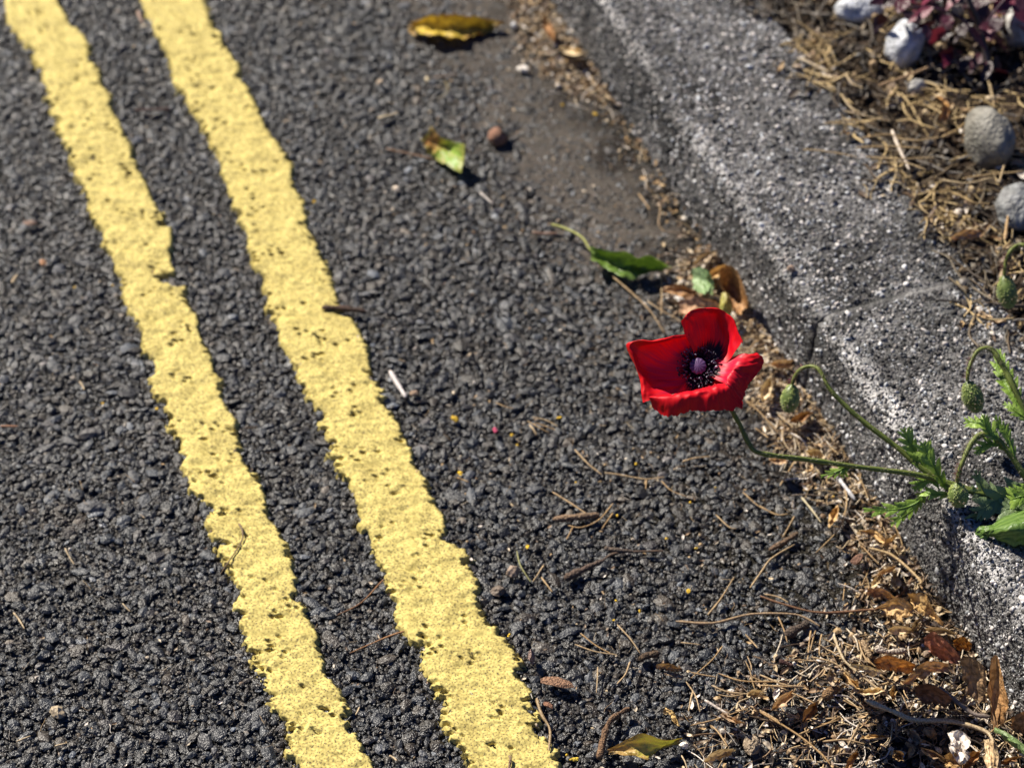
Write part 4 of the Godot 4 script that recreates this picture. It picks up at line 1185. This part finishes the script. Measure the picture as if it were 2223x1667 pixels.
	fallen([[[1500,585,1.2],[1524,580,1.6],[1545,596,1.4]], [[1502,605,.7],[1525,610,.9],[1548,618,.8]], [[1508,628,.9],[1528,640,1.2],[1545,632,1.0]]], Color(.30, .42, .20), Color(.22, .34, .14), "curled_leaf", "small crumpled pale green leaf among brown leaves at kerb", "leaf", {"fresh": true, "y": 0.006})
	fallen([[[1560,588,2.6],[1580,575,3.2],[1602,590,3.4],[1622,640,3.0]], [[1566,620,1.4],[1584,620,1.0],[1604,640,1.0],[1624,662,1.2]], [[1580,660,1.2],[1592,676,.8],[1606,682,.7],[1620,668,1.0]]], Color(.13, .06, .025), Color(.30, .16, .06), "curled_leaf", "dark brown curled leaf upright against the kerb", "leaf", {"rim": Color(.44, .25, .1), "y": 0.004})
	fallen([[[1567,636,1.6],[1576,634,1.8],[1584,640,1.6]], [[1563,660,1.2],[1575,660,1.5],[1588,662,1.2]], [[1568,690,.6],[1576,694,.7],[1586,690,.6]]], Color(.38, .36, .08), Color(.44, .36, .1), "curled_leaf", "narrow yellow green leaf strip behind the poppy flower", "leaf", {"y": 0.007, "fresh": true})
	fallen([[[1472,655,.8],[1505,642,1.4],[1545,650,1.4],[1568,662,1.0]], [[1476,668,.5],[1510,664,.8],[1545,668,.8],[1572,675,.6]], [[1480,684,.4],[1515,690,.5],[1550,690,.5],[1576,694,.5]]], Color(.42, .25, .14), Color(.36, .20, .1), "curled_leaf", "flat pinkish brown leaf behind the poppy flower", "leaf", {"y": 0.005})
	fallen([[[1440,622,.5],[1475,617,1.0],[1512,632,.8]], [[1441,628,.4],[1478,632,.5],[1513,640,.5]], [[1443,633,.5],[1476,645,.6],[1510,648,.4]]], Color(.30, .17, .07), Color(.20, .10, .04), "curled_leaf", "narrow brown leaf lying beside white chip", "leaf", {"y": 0.004})
	chip(1476, 652, 40, 18, -0.5, Color(.70, .66, .60), "bark_flake", "whitish splinter among the brown leaves behind flower", "bark", 0.5, 0.009)
	# leaf pile in the corner at the kerb
	var pile := "dry leaf pile against the kerb"
	fallen([[[1908,1318,.8],[1935,1300,1.6],[1962,1298,1.8],[1984,1318,1.2]], [[1909,1320,.7],[1940,1318,1.0],[1966,1322,1.2],[1984,1326,1.0]], [[1910,1323,.7],[1938,1336,.8],[1964,1342,.9],[1982,1332,1.0]]], Color(.50, .34, .15), Color(.42, .27, .11), "dry_leaf", "tan leaf with raised midrib at the end of dark stem", "leaf", {"y": 0.004, "group": pile})
	fallen([[[1969,1288,1.6],[2010,1290,2.0],[2026,1322,1.6],[2050,1352,1.0]], [[1978,1300,1.0],[2004,1312,1.3],[2024,1332,1.0],[2049,1354,.9]], [[1985,1318,.9],[1998,1330,.8],[2022,1342,.7],[2046,1356,.9]]], Color(.50, .33, .13), Color(.44, .28, .11), "dry_leaf", "torn tan leaf lying against the kerb face", "leaf", {"y": 0.004, "group": pile, "rag": 0.1})
	fallen([[[1882,1280,.9],[1915,1276,1.3],[1946,1296,1.0]], [[1883,1284,.6],[1915,1288,.7],[1944,1300,.7]], [[1884,1290,.5],[1912,1297,.5],[1942,1303,.6]]], Color(.30, .15, .09), Color(.42, .27, .12), "dry_leaf", "narrow brown leaf beside two tan leaves", "leaf", {"y": 0.004, "group": pile})
	fallen([[[1866,1152,.9],[1900,1150,1.2],[1925,1168,1.6],[1950,1158,1.2]], [[1866,1154,.8],[1898,1158,.8],[1922,1176,1.2],[1946,1168,1.0]], [[1868,1158,.6],[1900,1168,.6],[1922,1186,.8],[1938,1176,.7]]], Color(.46, .30, .13), Color(.40, .25, .1), "dry_leaf", "star shaped tan leaf scrap below the poppy leaf", "leaf", {"y": 0.004, "rag": 0.2})
	fallen([[[1899,1432,1.4],[1925,1422,2.0],[1955,1430,2.0],[1987,1440,1.6]], [[1900,1440,1.0],[1928,1440,1.3],[1958,1444,1.3],[1988,1450,1.1]], [[1905,1450,.9],[1930,1456,.9],[1955,1456,.9],[1984,1458,.9]]], Color(.36, .15, .04), Color(.42, .2, .05), "dry_leaf", "glossy orange brown leaf under pale bark roll", "leaf", {"y": 0.004, "group": pile, "rim": Color(.2, .08, .03)})
	fallen([[[1960,1482,.9],[1985,1455,1.6],[2012,1436,2.2],[2060,1440,2.0]], [[1962,1484,.8],[1990,1464,1.2],[2018,1448,1.6],[2060,1448,1.6]], [[1966,1486,.7],[1995,1474,.9],[2025,1460,1.2],[2058,1456,1.4]]], Color(.48, .32, .15), Color(.42, .24, .12), "dry_leaf", "folded pinkish tan leaf pointing out of the pile", "leaf", {"y": 0.006, "group": pile})
	fallen([[[2006,1384,1.8],[2030,1372,2.8],[2060,1396,2.6],[2088,1425,2.0]], [[2012,1405,1.2],[2036,1405,1.8],[2062,1418,1.8],[2086,1434,1.6]], [[2028,1428,1.0],[2045,1432,1.1],[2064,1438,1.2],[2082,1442,1.4]]], Color(.22, .075, .04), Color(.30, .13, .08), "dry_leaf", "dark reddish leaf standing behind the folded tan leaf", "leaf", {"y": 0.006, "group": pile})
	fallen([[[2070,1390,2.2],[2090,1382,3.0],[2108,1394,2.8]], [[2070,1398,1.8],[2090,1398,2.2],[2110,1402,2.2]], [[2076,1406,1.6],[2092,1410,1.6],[2108,1408,1.8]]], Color(.36, .17, .03), Color(.24, .1, .02), "dry_leaf", "small orange brown curl touching the kerb foot", "leaf", {"y": 0.006, "group": pile})
	fallen([[[1988,1490,2.2],[2020,1484,2.8],[2050,1500,2.6],[2068,1516,2.0]], [[1990,1505,1.4],[2020,1508,1.6],[2048,1518,1.6],[2066,1524,1.5]], [[1998,1522,.9],[2024,1530,.9],[2048,1532,1.0],[2064,1531,1.2]]], Color(.13, .06, .03), Color(.2, .1, .05), "dry_leaf", "dark chocolate brown leaf in shade of the pile", "leaf", {"y": 0.006, "group": pile})
	fallen([[[2085,1430,3.6],[2105,1424,4.2],[2125,1436,4.4],[2140,1450,4.2]], [[2092,1470,2.4],[2112,1470,2.6],[2130,1480,2.8],[2142,1490,2.9]], [[2100,1515,1.4],[2116,1526,1.2],[2132,1532,1.2],[2140,1528,1.6]]], Color(.20, .13, .075), Color(.26, .17, .09), "dry_leaf", "large greyish brown leaf standing upright against the kerb", "leaf", {"y": 0.008, "group": pile, "rag": 0.1})
	fallen([[[2152,1430,5.0],[2166,1424,5.2],[2178,1470,4.6],[2190,1520,4.0]], [[2148,1490,3.2],[2162,1500,2.8],[2174,1520,2.8],[2188,1545,2.8]], [[2150,1560,1.6],[2160,1580,1.3],[2170,1575,1.4],[2182,1562,1.8]]], Color(.34, .21, .1), Color(.30, .16, .06), "dry_leaf", "tall twisted tan leaf strip in the corner at the kerb", "leaf", {"y": 0.008, "group": pile})
	fallen([[[2196,1560,2.8],[2220,1545,3.2],[2250,1550,3.0]], [[2198,1575,2.0],[2222,1570,2.2],[2250,1575,2.2]], [[2200,1590,1.4],[2222,1595,1.4],[2250,1600,1.4]]], Color(.22, .12, .06), Color(.3, .16, .07), "dry_leaf", "brown leaf behind the green blade at the pile end", "leaf", {"y": 0.008, "group": pile})
	fallen([[[2136,1606,1.6],[2150,1604,1.8],[2164,1612,1.7]], [[2140,1640,1.2],[2152,1640,1.4],[2166,1645,1.3]], [[2142,1690,.9],[2154,1692,1.0],[2170,1690,1.0]]], Color(.52, .40, .24), Color(.44, .31, .16), "dry_leaf", "pale tan strip under the thick woody stem", "leaf", {"y": 0.006, "group": pile})
	fallen([[[2160,1578,1.8],[2190,1592,2.0],[2230,1620,2.0],[2280,1660,1.8]], [[2162,1584,1.7],[2192,1604,1.9],[2228,1632,1.8],[2276,1668,1.6]], [[2166,1590,1.4],[2194,1614,1.4],[2226,1642,1.4],[2272,1676,1.3]]], Color(.16, .24, .08), Color(.2, .28, .1), "grass_blade", "dull green blade lying beside the thick woody stem", "leaf", {"y": 0.010, "fresh": true})
	fallen([[[2050,1640,1.0],[2070,1632,1.6],[2086,1646,1.2]], [[2052,1650,.6],[2070,1652,.7],[2086,1658,.7]], [[2054,1662,.9],[2070,1668,1.1],[2086,1664,.9]]], Color(.36, .24, .1), Color(.28, .17, .07), "dry_leaf", "little cupped tan leaf beside the white papery scrap", "leaf", {"y": 0.006, "group": pile})
	fallen([[[2058,1590,1.6],[2080,1585,2.2],[2108,1600,1.8]], [[2064,1615,1.8],[2085,1618,1.4],[2102,1625,2.2]], [[2072,1650,1.0],[2090,1660,1.2],[2100,1668,1.0]]], Color(.62, .57, .50), Color(.5, .45, .4), "paper_scrap", "whitish crumpled papery scrap in the litter", "scrap", {"y": 0.006, "ruffle": 0.004, "rag": 0.25})
	fallen([[[1846,1440,.9],[1880,1444,1.2],[1918,1458,.9]], [[1848,1444,.7],[1880,1452,.8],[1918,1461,.8]], [[1850,1448,.6],[1880,1460,.6],[1916,1464,.7]]], Color(.44, .38, .22), Color(.56, .47, .3), "dry_leaf", "cream grass sheath lying beside the forked straw", "leaf", {"y": 0.006})
	fallen([[[1425,1442,.5],[1450,1440,.9],[1482,1452,.5]], [[1426,1446,.3],[1452,1448,.4],[1482,1454,.4]], [[1430,1451,.3],[1454,1456,.3],[1480,1457,.3]]], Color(.42, .28, .13), Color(.32, .19, .08), "dry_leaf", "small tan leaf above the mottled flake", "leaf", {})
	fallen([[[1445,1536,.4],[1462,1545,.8],[1475,1575,.5]], [[1444,1538,.3],[1458,1550,.4],[1472,1574,.4]], [[1444,1541,.3],[1455,1555,.3],[1468,1573,.4]]], Color(.5, .37, .17), Color(.4, .27, .1), "dry_leaf", "slim curved tan husk by the white husk patch", "leaf", {})
	var scraps := [1905,1262, 1945,1262, 1925,1240, 1990,1355, 1958,1368, 2040,1372, 1850,1478, 1890,1500, 1940,1505, 1805,1470, 1700,1520, 1760,1545, 1640,1505, 1590,1560, 1985,1600, 1900,1600, 1950,1640, 1850,1650, 2110,1650, 2030,1640, 2195,1650, 1560,1640, 1690,1000, 1770,985, 1740,905, 1665,845, 1705,790, 1810,1120, 1560,590, 1530,560, 1240,110, 1190,60]
	for k in range(0, scraps.size(), 2):
		var a := rr(0, TAU)
		var l := rr(15, 36); var w := rr(7, 14)
		var dx := Vector2(cos(a), sin(a) * 0.8) * l
		var dy := Vector2(-sin(a), cos(a) * 0.8) * w
		var grid := []
		for j in 3:
			var row := []
			for i in 4:
				var t := [-1.0, -0.3, 0.4, 1.0][i] as float
				var q: Vector2 = Vector2(scraps[k], scraps[k + 1]) + dx * t + dy * (j - 1) * [0.2, 1.0, 0.9, 0.15][i]
				row.append([q.x, q.y, rr(0.2, 0.5) + (rr(0.3, 1.1) if j != 1 else 0.0)])
			grid.append(row)
		var pick: Array = [["tan", Color(.46, .31, .14)], ["cream", Color(.56, .45, .28)], ["brown", Color(.26, .14, .06)], ["pinkish tan", Color(.46, .33, .21)], ["grey brown", Color(.34, .27, .19)]][rng.randi() % 5]
		fallen(grid, pick[1], pick[1] * rr(0.6, 0.9), "leaf_scrap", "%s %s leaf scrap in the litter by %s" % ["small" if l < 20 else "curled", pick[0], near_what(scraps[k], scraps[k + 1])], "leaf", {"y": 0.005, "nu": 12, "nv": 8, "rag": 0.15, "group": "leaf scraps in the kerb litter"})
	# brown nut shell
	var nut := MB.new()
	var nc := at(1072, 296, 0.007)
	lathe(nut, nc - Vector3(0.3, 1, 0.1).normalized() * 0.007, Vector3(0.75, 0.55, -0.35), [Vector2(.0003, -.001), Vector2(.0048, .0002), Vector2(.0072, .003), Vector2(.0078, .0065), Vector2(.0068, .0105), Vector2(.0054, .013), Vector2(.0050, .0125), Vector2(.0064, .0095), Vector2(.0072, .0065), Vector2(.0062, .0035), Vector2(.0003, .0012)], 26, func(u, v): return (Color(.36, .19, .12) if v < 0.5 else Color(.06, .03, .02)) * (1.0 + 0.25 * nz.get_noise_2d(u * 700, v * 500)), 0.0008)
	thing(nut, "nut_shell", M.bark, "open round reddish brown nut shell near the green leaf", "nut")

func make_bed_things() -> void:
	# [px, py, half width, half height, half depth (cm), turn, r, g, b, label]
	for p in [
		[1869,20, 2.1,1.0,1.3, 0.2, .50,.52,.56, "pale blue grey flat pebble at the bed edge behind purple weed"],
		[1966,96, 1.4,1.9,2.0, -0.3, .50,.52,.56, "rounded bluish white pebble lit on one side under purple weed"],
		[2080,4, 1.8,1.2,1.5, 0.1, .50,.52,.55, "pale grey pebble hidden behind the purple weed stem"],
		[2226,58, 1.9,1.8,2.1, 0.3, .46,.45,.44, "grey white pebble with brown stain beside the tan leaf"],
		[2146,300, 1.5,2.2,2.4, 0.35, .20,.19,.16, "large smooth grey brown pebble in the straw"],
		[2214,452, 1.7,1.3,1.9, -0.4, .19,.195,.195, "dark grey pebble half buried in straw near the nodding bud"],
		[1990,190, 0.75,0.7,0.6, 0.6, .34,.33,.31, "small grey stone chip in the straw of the bed"],
	]:
		var y: float = KERB_H + 0.0005
		var mb := MB.new()
		var c := Color(p[6], p[7], p[8])
		var w := at(p[0], p[1], y + p[3] * 0.006)
		smooth_stone(mb, w, Vector3(p[2], p[3], p[4]) * 0.01, Basis.from_euler(Vector3(0.15, p[5], -0.15)), p[0] * 0.01, func(d: Vector3): return c * (1.0 + 0.35 * nz.get_noise_3d(d.x * 30, d.y * 30 + p[1], d.z * 30) + 0.3 * nz.get_noise_3d(d.x * 160, d.y * 160 + p[1], d.z * 160) - (0.35 if absf(nz.get_noise_3d(d.x * 14 + p[0], d.y * 14, d.z * 14)) < 0.035 else 0.0)))
		thing(mb, "pebble", M.pebble, p[9], "pebble", "pebbles on the flower bed")
	# purple weed
	var weed := node_at("purple_weed", at(2150, 170, KERB_H))
	tag(weed, "dark purple leaved weed with blackish stem among the pebbles", "weed")
	var st := MB.new()
	tube(st, pxh([[2150,176,7.4],[2140,110,9.0],[2125,50,10.8],[2105,0,12.4],[2085,-60,14.0]]), 0.0028, 0.0018, 7, Color(.03, .02, .022), 5, 0.3)
	tube(st, pxh([[2138,100,9.2],[2080,35,10.6],[2000,15,11.2],[1930,25,11.2]]), 0.0013, 0.0008, 6, Color(.04, .015, .025))
	tube(st, pxh([[2130,70,10.0],[2165,20,11.6],[2200,-20,12.8]]), 0.0013, 0.0008, 6, Color(.04, .015, .025))
	build(st, "stem", M.dark, weed)
	for k in 96:
		var px := rr(1915, 2215)
		var py := rr(-60, 60) if k % 4 else rr(50, 150)
		if k % 4 == 0: px = rr(2040, 2215)
		var h := rr(9.2, 12.0) if py < 70 else rr(7.4, 9.0)
		var a := at(px, py, h * 0.01)
		var dir := Vector3(rr(-1, 1), rr(-0.7, 0.2), rr(-0.5, 1)).normalized() * rr(0.012, 0.024)
		var side := dir.cross(Vector3(rr(-0.5, 0.5), 1, rr(-0.4, 0.4))).normalized() * rr(0.004, 0.008)
		var sag := Vector3(0, -0.002, 0)
		var mb := MB.new()
		var tone := Color(.022, .008, .014).lerp(Color(.07, .010, .022), rng.randf() * rng.randf()) if rng.randf() > 0.12 else Color(.16, .016, .045)
		sheet(mb, [[a - side * 0.2, a + dir * 0.4 - side, a + dir - side * 0.1 + sag], [a, a + dir * 0.45 + Vector3(0, -0.001, 0), a + dir + sag], [a + side * 0.2, a + dir * 0.4 + side, a + dir + side * 0.1 + sag]], 7, 4, func(_u, _v): return tone, 0.0005, 0.0, k)
		build(mb, "leaf", M.leaf, weed)
	fallen([[[2182,22,1.6],[2168,40,2.0],[2150,85,1.6],[2146,105,1.2]], [[2178,28,1.3],[2158,50,1.5],[2142,80,1.2],[2143,106,1.1]], [[2172,26,1.4],[2148,48,1.6],[2136,75,1.4],[2141,104,1.1]]], Color(.48, .32, .12), Color(.40, .25, .09), "dry_leaf", "tan leaf leaning beside the purple weed stem", "leaf", {"y": 0.074})
	fallen([[[2062,515,1.0],[2095,498,1.5],[2130,500,1.2]], [[2064,518,.8],[2098,510,1.0],[2132,506,1.0]], [[2066,522,.7],[2100,520,.8],[2130,514,.9]]], Color(.44, .29, .15), Color(.34, .2, .1), "dry_leaf", "pointed tan leaf on the bed edge near the kerb", "leaf", {"y": KERB_H})
	fallen([[[2030,205,1.0],[2045,222,1.5],[2040,262,1.0]], [[2036,208,.8],[2052,228,1.0],[2048,262,.8]], [[2044,210,.8],[2062,232,.8],[2056,260,.8]]], Color(.40, .22, .06), Color(.22, .1, .03), "dry_leaf", "orange brown leaf curl in the bed straw", "leaf", {"y": KERB_H + 0.004})
	needle([1937,283,1952,320,1975,368], 0.0015, Color(.72, .62, .5), "straight whitish straw pointing across the bed edge", "", KERB_H + 0.010, "dry_stalk", "stalk")
	needle([2183,520,2188,480,2196,440], 0.0014, Color(.42, .28, .13), "upright tan stalk in front of dark grey pebble", "", KERB_H + 0.012, "dry_stalk", "stalk")
	needle([1740,128,1770,142,1800,158], 0.0014, Color(.55, .45, .3), "thick cream straw lying on the kerb edge of bed", "", KERB_H + 0.004, "dry_stalk", "stalk")
	needle([1908,186,1970,165,2030,140], 0.0013, Color(.42, .28, .15), "long brown stalk in front of the bluish white pebble", "", KERB_H + 0.012, "dry_stalk", "stalk")
	for n in [[1836,160,1850,180,1875,192], [1830,240,1880,252,1930,262], [1790,268,1830,262,1870,262], [1745,325,1790,328,1860,340], [1860,320,1930,318,2000,322], [1880,340,1950,345,2030,342], [1940,300,1990,305,2040,298], [2045,298,2080,280,2100,262], [1870,300,1920,292,1960,296], [2040,390,2100,398,2160,385], [2090,388,2140,380,2223,372], [2170,395,2190,340,2223,335], [1995,440,2010,460,2030,470], [2080,420,2110,438,2150,442], [2150,180,2158,220,2156,240], [2130,130,2145,170,2155,215], [1830,210,1850,235,1870,245], [1900,355,1960,352,2010,368]]:
		needle(n, rr(0.0006, 0.001), Color(.46, .32, .14).lerp(Color(.6, .47, .27), rng.randf()), "%s yellowish straw on the bed by %s" % [shape_words(n), near_what(n[2], n[3])], "straws on the flower bed", KERB_H + 0.011, "straw", "straw")

func _ready() -> void:
	rng.seed = 20240611
	nz.noise_type = FastNoiseLite.TYPE_SIMPLEX_SMOOTH
	nz.frequency = 0.1
	nz.fractal_octaves = 2
	nz.seed = 4
	nz2.noise_type = FastNoiseLite.TYPE_SIMPLEX
	nz2.frequency = 0.1
	nz2.fractal_octaves = 1
	nz2.seed = 9
	make_light()
	make_materials()
	make_road()
	yellow_line(L1A, L1B, 3.0, "worn yellow road line farther from the kerb with ragged edges")
	yellow_line(L2A, L2B, 23.0, "worn yellow road line nearer the kerb with bulging ragged edges")
	make_kerb()
	make_bed()
	make_poppy()
	make_fallen()
	make_bed_things()
	make_litter()
